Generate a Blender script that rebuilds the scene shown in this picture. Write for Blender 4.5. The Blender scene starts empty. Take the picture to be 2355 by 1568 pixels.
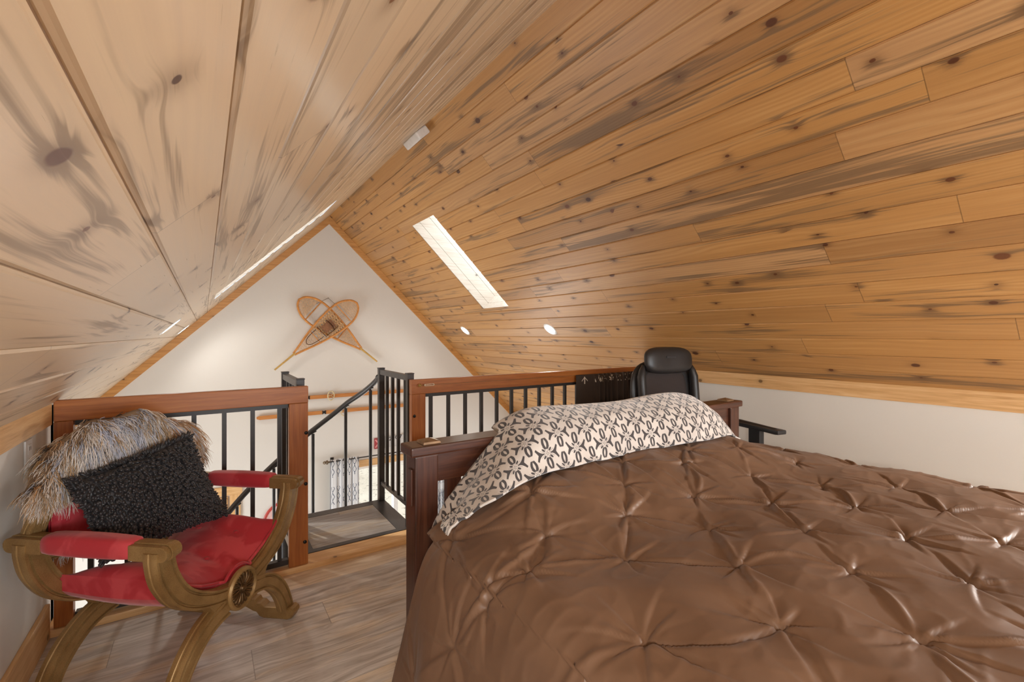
import bpy, bmesh, math, random
import numpy as np
from mathutils import Vector, Matrix
random.seed(7); rng = np.random.default_rng(7)
PI = math.pi
C = bpy.context.scene.collection

# ------------------------------------------------------------------ shader helper
class V:
    """a float socket with arithmetic"""
    def __init__(s, nt, o): s.nt, s.o = nt, o
    def _m(s, op, *a):
        n = s.nt.nodes.new('ShaderNodeMath'); n.operation = op
        for i, x in enumerate((s,) + a):
            if isinstance(x, V): s.nt.links.new(x.o, n.inputs[i])
            else: n.inputs[i].default_value = float(x)
        return V(s.nt, n.outputs[0])
    def __add__(s, b): return s._m('ADD', b)
    __radd__ = __add__
    def __sub__(s, b): return s._m('SUBTRACT', b)
    def __rsub__(s, b): return (s * -1.0) + b
    def __mul__(s, b): return s._m('MULTIPLY', b)
    __rmul__ = __mul__
    def __truediv__(s, b): return s._m('DIVIDE', b)
    def floor(s): return s._m('FLOOR')
    def fract(s): return s._m('FRACT')
    def round(s): return s._m('ROUND')
    def abs(s): return s._m('ABSOLUTE')
    def sqrt(s): return s._m('SQRT')
    def sin(s): return s._m('SINE')
    def exp(s): return s._m('EXPONENT')
    def pw(s, b): return s._m('POWER', b)
    def lt(s, b): return s._m('LESS_THAN', b)
    def gt(s, b): return s._m('GREATER_THAN', b)
    def mn(s, b): return s._m('MINIMUM', b)
    def mx(s, b): return s._m('MAXIMUM', b)
    def ss(s, a, b, lo=0.0, hi=1.0):
        n = s.nt.nodes.new('ShaderNodeMapRange'); n.interpolation_type = 'SMOOTHSTEP'
        s.nt.links.new(s.o, n.inputs[0])
        for i, x in zip((1, 2, 3, 4), (a, b, lo, hi)): n.inputs[i].default_value = x
        return V(s.nt, n.outputs[0])

class M:
    """material under construction"""
    def __init__(s, name, rough=.5, metal=0., spec=.5, sheen=0., col=None, coat=0.):
        s.m = bpy.data.materials.new(name); s.m.use_nodes = True
        s.nt = s.m.node_tree; s.b = s.nt.nodes['Principled BSDF']
        s.b.inputs['Roughness'].default_value = rough; s.b.inputs['Metallic'].default_value = metal
        s.b.inputs['Specular IOR Level'].default_value = spec
        if sheen:
            s.b.inputs['Sheen Weight'].default_value = sheen; s.b.inputs['Sheen Roughness'].default_value = .4
        if coat: s.b.inputs['Coat Weight'].default_value = coat; s.b.inputs['Coat Roughness'].default_value = .15
        if col: s.b.inputs['Base Color'].default_value = (*col, 1)
    def new(s, t): return s.nt.nodes.new(t)
    def link(s, a, b): s.nt.links.new(a, b)
    def coord(s, kind='Object'):
        t = s.new('ShaderNodeTexCoord'); sp = s.new('ShaderNodeSeparateXYZ'); s.link(t.outputs[kind], sp.inputs[0])
        return [V(s.nt, sp.outputs[i]) for i in range(3)]
    def vec(s, x, y, z=0.):
        n = s.new('ShaderNodeCombineXYZ')
        for i, a in enumerate((x, y, z)):
            if isinstance(a, V): s.link(a.o, n.inputs[i])
            else: n.inputs[i].default_value = a
        return n.outputs[0]
    def noise(s, vec, scale=1., detail=2., rough=.5, dist=0.):
        n = s.new('ShaderNodeTexNoise'); s.link(vec, n.inputs['Vector'])
        n.inputs['Scale'].default_value = scale; n.inputs['Detail'].default_value = detail
        n.inputs['Roughness'].default_value = rough; n.inputs['Distortion'].default_value = dist
        return V(s.nt, n.outputs[0])
    def white(s, vec):
        n = s.new('ShaderNodeTexWhiteNoise'); n.noise_dimensions = '3D'; s.link(vec, n.inputs['Vector'])
        sp = s.new('ShaderNodeSeparateColor'); s.link(n.outputs['Color'], sp.inputs[0])
        return [V(s.nt, sp.outputs[i]) for i in range(3)]
    def voro(s, vec, scale=1., rand=1., feature='F1'):
        n = s.new('ShaderNodeTexVoronoi'); n.feature = feature; s.link(vec, n.inputs['Vector'])
        n.inputs['Scale'].default_value = scale; n.inputs['Randomness'].default_value = rand
        return n
    def sep(s, sock):
        sp = s.new('ShaderNodeSeparateXYZ'); s.link(sock, sp.inputs[0]); return [V(s.nt, sp.outputs[i]) for i in range(3)]
    def ramp(s, fac, stops):
        n = s.new('ShaderNodeValToRGB'); s.link(fac.o, n.inputs[0]); e = n.color_ramp.elements
        while len(e) < len(stops): e.new(.5)
        for el, (p, c) in zip(e, stops): el.position = p; el.color = (*c, 1)
        return n.outputs[0]
    def mix(s, fac, a, b, mode='MIX'):
        n = s.new('ShaderNodeMix'); n.data_type = 'RGBA'; n.blend_type = mode
        for x, i in ((fac, 0), (a, 6), (b, 7)):
            if isinstance(x, V): s.link(x.o, n.inputs[i])
            elif isinstance(x, (int, float)): n.inputs[i].default_value = x
            elif isinstance(x, tuple): n.inputs[i].default_value = (*x, 1)
            else: s.link(x, n.inputs[i])
        return n.outputs[2]
    def color(s, sock): s.link(sock, s.b.inputs['Base Color']); return s
    def rough(s, v): s.link(v.o, s.b.inputs['Roughness']); return s
    def bump(s, h, strength=.3, dist=.002):
        n = s.new('ShaderNodeBump'); n.inputs['Strength'].default_value = strength; n.inputs['Distance'].default_value = dist
        s.link(h.o, n.inputs['Height']); s.link(n.outputs[0], s.b.inputs['Normal']); return s
    def attr(s, name):
        n = s.new('ShaderNodeAttribute'); n.attribute_name = name; return n

def L(r, g, b):
    """sRGB 0-255 to linear"""
    f = lambda c: (c/255/12.92) if c <= 10 else ((c/255+.055)/1.055)**2.4
    return (f(r), f(g), f(b))

# ------------------------------------------------------------------ mesh helper
class MB:
    def __init__(s): s.v = []; s.f = []; s.uv = []; s.mi = []
    def add(s, vs, fs, uvs=None, mi=0):
        o = len(s.v); s.v += [tuple(map(float, p)) for p in vs]
        for k, f in enumerate(fs):
            s.f.append([o+i for i in f]); s.mi.append(mi)
            s.uv.append([uvs[i] for i in f] if uvs is not None else [(0, 0)]*len(f))
        return s
    def box(s, x0, x1, y0, y1, z0, z1, mi=0):
        vs = [(x, y, z) for x in (x0, x1) for y in (y0, y1) for z in (z0, z1)]
        return s.add(vs, [(0, 1, 3, 2), (4, 6, 7, 5), (0, 4, 5, 1), (2, 3, 7, 6), (0, 2, 6, 4), (1, 5, 7, 3)], mi=mi)
    def obox(s, c, ax, ay, az, hx, hy, hz, mi=0):
        c = Vector(c); ax, ay, az = Vector(ax).normalized()*hx, Vector(ay).normalized()*hy, Vector(az).normalized()*hz
        vs = [c+i*ax+j*ay+k*az for i in (-1, 1) for j in (-1, 1) for k in (-1, 1)]
        return s.add(vs, [(0, 1, 3, 2), (4, 6, 7, 5), (0, 4, 5, 1), (2, 3, 7, 6), (0, 2, 6, 4), (1, 5, 7, 3)], mi=mi)
    def tube(s, pts, r, n=8, mi=0, caps=True, flat=None):
        pts = [Vector(p) for p in pts]; k = len(pts)
        rs = r if isinstance(r, (list, tuple)) else [r]*k
        up = Vector((0, 0, 1)); vs = []; prev = None
        for i, p in enumerate(pts):
            t = (pts[min(i+1, k-1)]-pts[max(i-1, 0)]).normalized()
            if prev is None:
                a = up if abs(t.z) < .95 else Vector((1, 0, 0)); u = t.cross(a).normalized()
            else: u = (prev-t*prev.dot(t)).normalized()
            prev = u; w = t.cross(u)
            for j in range(n):
                an = 2*PI*j/n + (PI/n if n == 4 else 0); e = (flat or 1.)
                vs.append(p+u*math.cos(an)*rs[i]+w*math.sin(an)*rs[i]*e)
        fs = [(i*n+j, i*n+(j+1) % n, (i+1)*n+(j+1) % n, (i+1)*n+j) for i in range(k-1) for j in range(n)]
        if caps: fs += [tuple(reversed(range(n))), tuple((k-1)*n+j for j in range(n))]
        return s.add(vs, fs, mi=mi)
    def grid(s, P, UV=None, mi=0, closed=False, flip=False):
        """P: array (a,b,3)"""
        P = np.asarray(P); a, b = P.shape[:2]; vs = P.reshape(-1, 3)
        uv = None if UV is None else [tuple(u) for u in np.asarray(UV).reshape(-1, 2)]
        fs = []
        for i in range(a-1):
            for j in range(b if closed else b-1):
                q = (i*b+j, i*b+(j+1) % b, (i+1)*b+(j+1) % b, (i+1)*b+j)
                fs.append(q[::-1] if flip else q)
        return s.add(vs, fs, uv, mi)
    def prism(s, poly, axis, d0, d1, mi=0):
        """poly of 2D points extruded along axis 'x','y','z'"""
        n = len(poly)
        def P(p, d): return {'x': (d, p[0], p[1]), 'y': (p[0], d, p[1]), 'z': (p[0], p[1], d)}[axis]
        vs = [P(p, d0) for p in poly]+[P(p, d1) for p in poly]
        fs = [(i, (i+1) % n, n+(i+1) % n, n+i) for i in range(n)]+[tuple(reversed(range(n))), tuple(range(n, 2*n))]
        return s.add(vs, fs, mi=mi)
    def lathe(s, prof, c=(0, 0, 0), n=20, mi=0, mat=None, caps=True):
        vs = []
        for r, z in prof:
            for j in range(n):
                p = Vector((r*math.cos(2*PI*j/n), r*math.sin(2*PI*j/n), z))
                if mat is not None: p = mat @ p
                vs.append(p+Vector(c))
        k = len(prof)
        fs = [(i*n+j, i*n+(j+1) % n, (i+1)*n+(j+1) % n, (i+1)*n+j) for i in range(k-1) for j in range(n)]
        if caps: fs += [tuple(reversed(range(n))), tuple((k-1)*n+j for j in range(n))]
        return s.add(vs, fs, mi=mi)
    def build(s, name, mats, parent=None, bevel=0., smooth=False, normals=True, seg=2, sub=0, angle=40):
        me = bpy.data.meshes.new(name); me.from_pydata(s.v, [], s.f)
        uvl = me.uv_layers.new(name='UVMap'); flat = [c for f in s.uv for u in f for c in u]
        uvl.data.foreach_set('uv', flat)
        if not isinstance(mats, (list, tuple)): mats = [mats]
        for m in mats: me.materials.append(m.m if isinstance(m, M) else m)
        me.polygons.foreach_set('material_index', s.mi)
        if normals or bevel:
            bm = bmesh.new(); bm.from_mesh(me)
            if normals: bmesh.ops.recalc_face_normals(bm, faces=bm.faces)
            if bevel:
                es = [e for e in bm.edges if len(e.link_faces) == 2 and e.calc_face_angle(0) > .6]
                bmesh.ops.bevel(bm, geom=es, offset=bevel, segments=seg, affect='EDGES', profile=.6, clamp_overlap=True)
            bm.to_mesh(me); bm.free()
        if smooth:
            me.polygons.foreach_set('use_smooth', [True]*len(me.polygons))
            if smooth != 'all': me.set_sharp_from_angle(angle=math.radians(angle))
        me.update()
        o = bpy.data.objects.new(name, me); C.objects.link(o)
        if parent is not None: o.parent = parent
        if sub:
            md = o.modifiers.new('sub', 'SUBSURF'); md.levels = sub; md.render_levels = sub
        return o

def thing(name, label, cat, loc=(0, 0, 0), rz=0., group=None):
    o = bpy.data.objects.new(name, None); C.objects.link(o); o.empty_display_size = .05
    o.location = loc; o.rotation_euler = (0, 0, rz); return tag(o, label, cat, group)
def tag(o, label, cat, group=None, kind=None):
    o['label'] = label; o['category'] = cat
    if group: o['group'] = group
    if kind: o['kind'] = kind
    return o
def struct(o, label=None):
    o['kind'] = 'structure'
    if label: o['label'] = label
    return o
def copy_tree(o, parent=None):
    c = o.copy(); C.objects.link(c)
    if parent is not None: c.parent = parent; c.matrix_parent_inverse = o.matrix_parent_inverse.copy()
    for ch in list(o.children): copy_tree(ch, c)
    return c
def catmull(P, n):
    """resample control points with a Catmull-Rom curve"""
    P = np.asarray(P, float); k = len(P); Q = np.vstack([2*P[0]-P[1], P, 2*P[-1]-P[-2]]); out = []
    for i in range(k-1):
        p0, p1, p2, p3 = Q[i:i+4]
        for t in np.linspace(0, 1, n, endpoint=False):
            out.append(.5*((2*p1)+(-p0+p2)*t+(2*p0-5*p1+4*p2-p3)*t*t+(-p0+3*p1-3*p2+p3)*t**3))
    out.append(P[-1]); return np.array(out)
def resample(P, n):
    P = np.asarray(P, float); d = np.r_[0, np.cumsum(np.linalg.norm(np.diff(P, axis=0), axis=1))]
    t = np.linspace(0, d[-1], n); return np.stack([np.interp(t, d, P[:, i]) for i in range(P.shape[1])], 1)
def sstep(a, b, x):
    t = np.clip((x-a)/(b-a), 0, 1); return t*t*(3-2*t)
def vnoise(x, y, seed=0, period=512):
    """smooth value noise on arrays"""
    r = np.random.default_rng(seed).random((period, period))
    xi, yi = np.floor(x).astype(int), np.floor(y).astype(int); fx, fy = x-xi, y-yi
    fx, fy = fx*fx*(3-2*fx), fy*fy*(3-2*fy); g = lambda i, j: r[i % period, j % period]
    return (g(xi, yi)*(1-fx)+g(xi+1, yi)*fx)*(1-fy)+(g(xi, yi+1)*(1-fx)+g(xi+1, yi+1)*fx)*fy

# ------------------------------------------------------------------ measured place
CAM_H, FPX, W, H = 1.2, 1055., 2355, 1568
YAW = math.atan2(1177.5-470, FPX)
RX, RZ, SL = 1.288, 2.67, .975          # ridge, roof slope
SN = math.hypot(1, SL)                  # slope length per metre of x
XL, XR = -.52, 3.09                     # knee walls of the loft
GY = 6.0                                # gable wall
YB = -2.3                               # wall behind the camera
RY = 2.526                              # front of the wooden railing
DZ = -2.55                              # floor below
def attach(o, t):
    """parent a world-space mesh to a placed thing"""
    o.parent = t; o.matrix_parent_inverse = (Matrix.Translation(t.location) @ Matrix.Rotation(t.rotation_euler.z, 4, 'Z')).inverted(); return o
# light levels
REAR, SKYL, GAB, LOWL, LOWR, DOWN, EXPO = 70., 3., 22., 54., 30., 5.5, 0.84
LOFT = 48.  # strength of the added loft lights
# ================================================================== materials
def wood_boards(name, pale=0., gloss=.34):
    """knotty pine boards; UV: u along the board, v across (metres down the slope)"""
    m = M(name, rough=gloss)
    u, v, _ = m.coord('UV')
    pit = .1267; vb = (v-.115)/pit; b = vb.floor()
    r0 = m.white(m.vec(b, 3.7, 1.))
    uu = u/2.3+r0[0]*7.; seg = uu.floor(); uf = uu.fract()
    R = m.white(m.vec(b, seg, 5.)); R2 = m.white(m.vec(b, seg, 9.))
    # knots: one candidate per cell
    cu, cv = u/.40+r0[1]*9., vb
    vo = m.voro(m.vec(cu, cv, 0.), 1., .6); pu, pv, _z = m.sep(vo.outputs['Position'])
    du, dv = (cu-pu)*.40, (cv-pv)*pit
    kr = m.white(m.vec(pu, pv, 2.))
    d = (du*du*.55+dv*dv*1.25).sqrt()
    has = kr[0].gt(.50); rad = kr[1]*kr[1]*.016+.005
    dn = d+(m.noise(m.vec(u*60., v*60., 0.), 1., 1.)-.5)*.004
    knot = has*(1.-(dn/rad).ss(.75, 1.1)); halo = has*((dn*dn)*-2200.).exp()
    near = has*(d*d*-1500.).exp()
    # grain
    vg = v+near*dv*.9+R[0]*3.
    wob = m.noise(m.vec(u*1.1+R[1]*20., v*5.+R[2]*9., b*1.7), 1., 2.)
    g1 = m.noise(m.vec(u*1.6+R[1]*30., vg*95.+wob*6., b*3.1), 1., 3., .6)
    g2 = m.noise(m.vec(u*9.+R[2]*10., vg*420., b), 1., 2., .55)
    rings = ((vg*520.*(.35+R2[0]*.5)+wob*26.).sin()*.5+.5)
    cath = m.noise(m.vec(u*.9+R[0]*40., v*10., b*2.), 1., 2.).ss(.38, .62)
    grain = g1*.42+g2*.22+rings*.20*cath+.12
    stain = m.noise(m.vec(u*.75+R2[1]*50., v*13.+R2[2]*9., b*.7), 1., 3., .62, .6)
    st = (stain+near*.15+(g1-.5)*.55+(R2[0]-.5)*.10).ss(.545, .69)
    base = m.ramp(grain, [(.22, L(142, 102, 62)), (.45, L(184, 135, 80)), (.62, L(200, 154, 98)), (.85, L(214, 174, 122))])
    tone = m.ramp(R2[2], [(0, L(146, 104, 64)), (.3, L(196, 146, 86)), (.6, L(206, 152, 86)), (.8, L(176, 130, 82)), (1, L(204, 166, 126))])
    col = m.mix(.45, base, tone)
    if pale: col = m.mix(pale, col, L(216, 206, 184))  # lightens the colour to imitate sheen on the left slope
    col = m.mix(st*(.74-.15*pale), col, m.mix(grain, L(80, 60, 42), L(132, 106, 78)))
    col = m.mix(halo*.42, col, L(96, 58, 28))
    col = m.mix(knot*.93, col, m.mix(kr[2], L(66, 33, 20), L(108, 62, 34)))
    joint = ((uf-.5).abs()).gt(.4993)
    col = m.mix(joint*.5, col, L(70, 45, 24))
    m.color(col)
    m.rough(grain*.10+(gloss-.04)+st*.06)
    m.bump(grain*.5-knot*.4, .12, .002)
    return m

def wood(name, ax, c0, c1, c2, rough=.45, sc=1., knots=.3, bump=.15):
    """sawn timber in object space, grain along axis ax (0,1,2)"""
    m = M(name, rough=rough); p = m.coord('Object')
    a = p[ax]; o = [p[i] for i in range(3) if i != ax]
    w = m.noise(m.vec(a*1.5*sc, o[0]*7.*sc, o[1]*7.*sc), 1., 2.)
    g = m.noise(m.vec(a*2.5*sc, o[0]*75.*sc+w*5., o[1]*75.*sc), 1., 3., .6)
    f = m.noise(m.vec(a*14.*sc, o[0]*420.*sc, o[1]*420.*sc), 1., 2.)
    col = m.ramp(g*.7+f*.3, [(.28, c0), (.5, c1), (.72, c2)])
    if knots:
        vo = m.voro(m.vec(a*2.6, (o[0]+o[1])*5., 1.5), 1., 1.); pa, pb, _ = m.sep(vo.outputs['Position'])
        da, db = (a*2.6-pa)/2.6, ((o[0]+o[1])*5.-pb)/5.; kr = m.white(m.vec(pa, pb, 1.))
        d = (da*da*.6+db*db).sqrt()
        k = kr[0].gt(1.-knots)*(1.-(d/(kr[1]*.008+.004)).ss(.7, 1.3))
        hl = kr[0].gt(1.-knots)*(d*d*-2500.).exp()
        col = m.mix(hl*.35, col, tuple(x*.45 for x in c0)); col = m.mix(k*.85, col, tuple(x*.3 for x in c0))
    m.color(col); m.bump(g*.6+f*.4, bump, .002); return m

def plain(name, col, rough=.5, metal=0., var=.06, sc=30., spec=.5, bump=0., sheen=0., coat=0.):
    m = M(name, rough=rough, metal=metal, spec=spec, sheen=sheen, coat=coat); p = m.coord('Object')
    n = m.noise(m.vec(*p), sc, 3.)
    m.color(m.ramp(n, [(.3, tuple(c*(1-var) for c in col)), (.7, tuple(min(1, c*(1+var)) for c in col))]))
    if bump: m.bump(n, bump, .003)
    return m

m_boards_r = wood_boards('knotty_pine_boards', 0., .36)
m_boards_l = wood_boards('glare_tinted_pine_boards', .52, .28)  # same pine, with the skylights' grazing sheen whitened into its colour
PINE = (L(192, 144, 90), L(220, 175, 120), L(236, 200, 148))
m_pine_x = wood('pine_trim_x', 0, *PINE, .45, 1., .35)
m_pine_y = wood('pine_trim_y', 1, *PINE, .45, 1., .35)
m_pine_z = wood('pine_trim_z', 2, *PINE, .45, 1., .35)
m_rake = wood('pine_rake_trim', 0, L(170, 116, 58), L(202, 146, 82), L(216, 164, 100), .45, .8, .5)
FIR = (L(140, 78, 28), L(168, 98, 40), L(184, 116, 54))
m_fir_x = wood('fir_rail_x', 0, *FIR, .42, 1., .12)
m_fir_z = wood('fir_post_z', 2, *FIR, .42, 1., .15)
WAL = (L(44, 22, 14), L(70, 38, 25), L(92, 54, 36))
m_wal_x = wood('dark_bed_wood_x', 0, *WAL, .30, 1.1, 0., .05)
m_wal_z = wood('dark_bed_wood_z', 2, *WAL, .32, 1.1, 0., .05)
m_wash_v = wood('washed_pine_boards', 0, L(196, 182, 166), L(214, 204, 190), L(224, 216, 204), .6, 1., .4)

def wallpaint(name, col):
    m = M(name, rough=.85, spec=.25); p = m.coord('Object')
    n = m.noise(m.vec(*p), 22., 4., .65, .6); n2 = m.noise(m.vec(*p), 1.3, 2.)
    m.color(m.ramp(n2, [(.3, tuple(c*.97 for c in col)), (.7, col)])); m.bump(n, .25, .004); return m
m_wall = wallpaint('white_wall_paint', L(226, 223, 216))

def vinyl(name, tint=1.):
    m = M(name, rough=.38); x, y, z = m.coord('Object')
    pw, pl = .182, 1.22; row = (y/pw).floor(); r = m.white(m.vec(row, 1., 2.))
    uu = x/pl+r[0]*5.; seg = uu.floor(); R = m.white(m.vec(row, seg, 4.)); R2 = m.white(m.vec(row, seg, 8.))
    w = m.noise(m.vec(x*1.7+R[0]*30., y*7., row), 1., 3.)
    g = m.noise(m.vec(x*3.+R[1]*30., y*42.+w*7., row*2.), 1., 4., .65)
    s = m.noise(m.vec(x*10.+R[2]*20., y*160., row), 1., 3., .6)
    cl = m.noise(m.vec(x*2.3+R2[0]*20., y*9., row*3.), 1., 3., .6)
    col = m.ramp(g*.65+s*.2+cl*.15, [(.27, L(150, 128, 106)), (.42, L(204, 184, 158)), (.56, L(228, 212, 190)), (.75, L(240, 231, 216))])
    grey = m.ramp(g, [(.3, L(142, 138, 138)), (.7, L(220, 218, 218))])
    col = m.mix((cl+R2[1]*.3).ss(.52, .78)*.75, col, grey)
    col = m.mix(s.ss(.60, .74)*.45, col, L(88, 70, 56))
    if tint != 1.: col = m.mix(1., col, (tint, tint, tint*1.03), 'MULTIPLY')
    ed = ((y/pw).fract()-.5).abs().gt(.495).mx(((uu.fract()-.5).abs()).gt(.4988))
    col = m.mix(ed*.45, col, L(80, 66, 54))
    m.color(col); m.bump(g*.6+s*.4-ed*.7, .15, .002); return m
m_floor = vinyl('grey_brown_vinyl_planks')
m_tread = vinyl('vinyl_tread', .5)

m_black = plain('black_steel', L(52, 48, 46), .42, .0, .1, 60., .5)
m_black2 = plain('dark_grey_steel', L(66, 64, 64), .36, .3, .1, 60.)
m_bolt = plain('bolt_black', L(30, 26, 24), .35, .5)
m_brass = plain('aged_brass', L(190, 160, 96), .35, .9)
m_steel = plain('galvanised_steel', L(196, 176, 150), .3, .9)
m_white = plain('white_plastic', L(232, 230, 226), .35)
m_whitebox = plain('white_gloss_plastic', L(214, 208, 202), .22)
m_boxreflect = plain('brown_reflection_paint', L(120, 88, 66), .12)  # brown reflection under the ridge box, painted as a colour

# red suede upholstery with faint blotches where the nap is brushed
m_red = M('red_suede', rough=.72, sheen=.35); p = m_red.coord('Object')
n1 = m_red.noise(m_red.vec(*p), 8., 3., .5, .8); n2 = m_red.noise(m_red.vec(*p), 350., 2.)
m_red.color(m_red.mix(n1.ss(.47, .58), L(186, 42, 54), L(206, 70, 78))); m_red.bump(n2, .15, .001)
# bronze-gold painted frame, mottled at random by noise
m_gold = M('antique_gold_paint', rough=.42, metal=.35); p = m_gold.coord('Object')
n1 = m_gold.noise(m_gold.vec(*p), 600., 2.); n2 = m_gold.noise(m_gold.vec(*p), 14., 3.)
m_gold.color(m_gold.ramp(n1*.5+n2*.5, [(.35, L(130, 100, 58)), (.55, L(164, 132, 84)), (.75, L(188, 158, 108))])); m_gold.bump(n1, .15, .001)
m_rose = plain('dark_bronze_rosette', L(98, 72, 42), .32, .6, .35, 90.)

# brown sateen duvet
m_duvet = M('brown_sateen', rough=.46, spec=.45, sheen=.04); p = m_duvet.coord('UV')
n1 = m_duvet.noise(m_duvet.vec(p[0], p[1]), 6., 3.); n2 = m_duvet.noise(m_duvet.vec(p[0]*900., p[1]*900.), 1., 1.)
m_duvet.color(m_duvet.ramp(n1, [(.3, L(96, 70, 52)), (.7, L(110, 82, 62))])); m_duvet.bump(n2, .06, .0006)

# fleece with a star-flower print
def fleece():
    m = M('star_flower_fleece', rough=.95, sheen=.5, spec=.1); u, v, _ = m.coord('UV')
    wn = m.noise(m.vec(u*9., v*9.), 1., 2.); wn2 = m.noise(m.vec(u*9.+40., v*9.), 1., 2.)
    U, Vv = (u+(wn-.5)*.014)/.058, (v+(wn2-.5)*.014)/.052
    p, q = (U+Vv)*.5, (U-Vv)*.5; p, q = p-p.round(), q-q.round()
    x, y = (p+q).abs(), (p-q).abs(); a, t = x.mx(y), x.mn(y)
    # three-pointed wedge on the axes
    wd = ((a-.20).mx(0.)*(a-.20).mx(0.))*1.9+.036
    stem = (t-wd).ss(-.012, .012, 1., 0.)*a.ss(.16, .20)*(a-t*.50).ss(.545, .57, 1., 0.)
    e, f = (a+t)*.7071, (a-t)*.7071
    oval = (((e-.28)/.115)*((e-.28)/.115)+(f/.055)*(f/.055)).ss(.8, 1.2, 1., 0.)
    ray = ((t-a*(.30+a*.55)).abs()-.010).ss(-.008, .008, 1., 0.)*a.lt(.40)*a.gt(.03)
    leaf = ((f-.0)-(.62-e).mx(0.)*.0-.012).ss(-.008, .008, 1., 0.)*e.gt(.40)*e.lt(.56)
    vert = y.gt(x); hor = 1.-vert
    lens = ((a-.16).mx(0.)*4.0).sin().mx(0.)*.135
    flank = ((t-lens).abs()-.072).ss(-.012, .012, 1., 0.)*a.ss(.20, .26)*a.ss(.84, .90, 1., 0.)
    dark = (stem*hor).mx(flank*vert).mx(oval).mx(ray)
    fz = m.noise(m.vec(u*700., v*700.), 1., 2.); bl = m.noise(m.vec(u*14., v*14.), 1., 3.)
    cream = m.ramp(bl, [(.3, L(188, 178, 170)), (.7, L(206, 198, 190))])
    m.color(m.mix(dark*(fz*.3+.8).mn(1.), cream, L(54, 50, 52))); m.bump(fz, .35, .002); return m
m_fleece = fleece()

m_leather = plain('black_leather', L(44, 42, 42), .38, 0., .12, 260., .5, .12)
m_mesh = M('dark_mesh_fabric', rough=.8); p = m_mesh.coord('Object')
g = (p[2]*1400.).sin()*.5+.5; h2 = (p[0]*1400.).sin()*.5+.5
m_mesh.color(m_mesh.ramp(g*h2, [(0, L(46, 38, 36)), (1, L(74, 62, 58))])); m_mesh.bump(g*h2, .3, .001)
m_plast = plain('black_plastic', L(46, 46, 48), .4)

# dark curtain with cream brush-stroke flowers along its top hem
m_dcur = M('dark_brown_curtain', rough=.9, sheen=.2); u, v, _ = m_dcur.coord('UV')
nn = m_dcur.noise(m_dcur.vec(u*46., v*20.), 1., 2., .5, 1.2); wv = m_dcur.noise(m_dcur.vec(u*500., v*500.), 1., 1.)
band = v.gt(-.062)*v.lt(-.012)
palm = (((u-.085).abs()-.002-(v+.062)*.0).lt(.003)*v.gt(-.068)*v.lt(-.016)).mx((((u-.085).abs()*.9+(v+.020)).abs().lt(.0035))*(u-.085).abs().lt(.03))
pr = (band*nn.gt(.585)*u.gt(.19)).mx(palm)
m_dcur.color(m_dcur.mix(pr, m_dcur.ramp(wv, [(.3, L(52, 42, 36)), (.7, L(68, 56, 48))]), L(214, 205, 190)))

# white curtain with blue ikat bands
m_wcur = M('white_blue_print_curtain', rough=.9); u, v, _ = m_wcur.coord('UV')
b1 = (u/.11).fract(); wv = m_wcur.noise(m_wcur.vec(u*20., v*9.), 1., 2.)
dia = ((b1-.5).abs()*1.6+((v/.10).fract()-.5).abs()*.8)
ring = dia.gt(.30)*dia.lt(.42)*(b1-.5).abs().lt(.28)*(v/.33).fract().gt(.35)
line = ((b1-.13).abs().lt(.03)).mx((b1-.06).abs().lt(.02))
tas = m_wcur.noise(m_wcur.vec(u*95., v*11.), 1., 2., .5, .8).gt(.56)*v.lt(-.62)*v.gt(-1.1)
m_wcur.color(m_wcur.mix((ring.mx(line*.75).mx(tas*.8)), L(222, 224, 226), m_wcur.mix(wv, L(40, 56, 84), L(92, 104, 124))))

# snowshoe
m_ash = plain('varnished_ash', L(206, 142, 74), .4, 0., .18, 25.)
m_ash2 = plain('yellowed_ash', L(198, 160, 84), .42, 0., .15, 25.)
m_raw = plain('rawhide_lacing', L(214, 176, 128), .6, 0., .25, 60.)
m_raw2 = plain('dark_rawhide_lacing', L(138, 92, 58), .6, 0., .3, 60.)
m_strap = plain('dark_leather_strap', L(70, 38, 22), .5, 0., .2, 60.)
m_wire = plain('thin_wire', L(120, 104, 84), .4, .6)
m_ski = wood('ski_wood', 0, L(170, 104, 50), L(198, 132, 72), L(214, 152, 92), .4, 1., .2)
m_bind = plain('dark_ski_binding', L(44, 36, 32), .5)
m_bask = plain('cane_ring', L(214, 200, 160), .5, 0., .1)

m_fur = M('fur_strands', rough=.55, sheen=.1); m_fur.link(m_fur.attr('Col').outputs['Color'], m_fur.b.inputs['Base Color'])
m_hide = plain('fur_backing', L(128, 104, 80), .9)
m_shag = M('black_chenille', rough=.45, sheen=.2); p = m_shag.coord('Object')
n1 = m_shag.noise(m_shag.vec(*p), 90., 2.)
m_shag.color(m_shag.ramp(n1, [(.35, L(20, 19, 21)), (.7, L(52, 48, 50))]))

m_glass = bpy.data.materials.new('window_glass'); m_glass.use_nodes = True
nt = m_glass.node_tree; nt.nodes.clear(); o_ = nt.nodes.new('ShaderNodeOutputMaterial'); t_ = nt.nodes.new('ShaderNodeBsdfTransparent')
g_ = nt.nodes.new('ShaderNodeBsdfGlossy'); g_.inputs['Roughness'].default_value = .02; x_ = nt.nodes.new('ShaderNodeMixShader'); x_.inputs[0].default_value = .06
nt.links.new(t_.outputs[0], x_.inputs[1]); nt.links.new(g_.outputs[0], x_.inputs[2]); nt.links.new(x_.outputs[0], o_.inputs[0])

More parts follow.
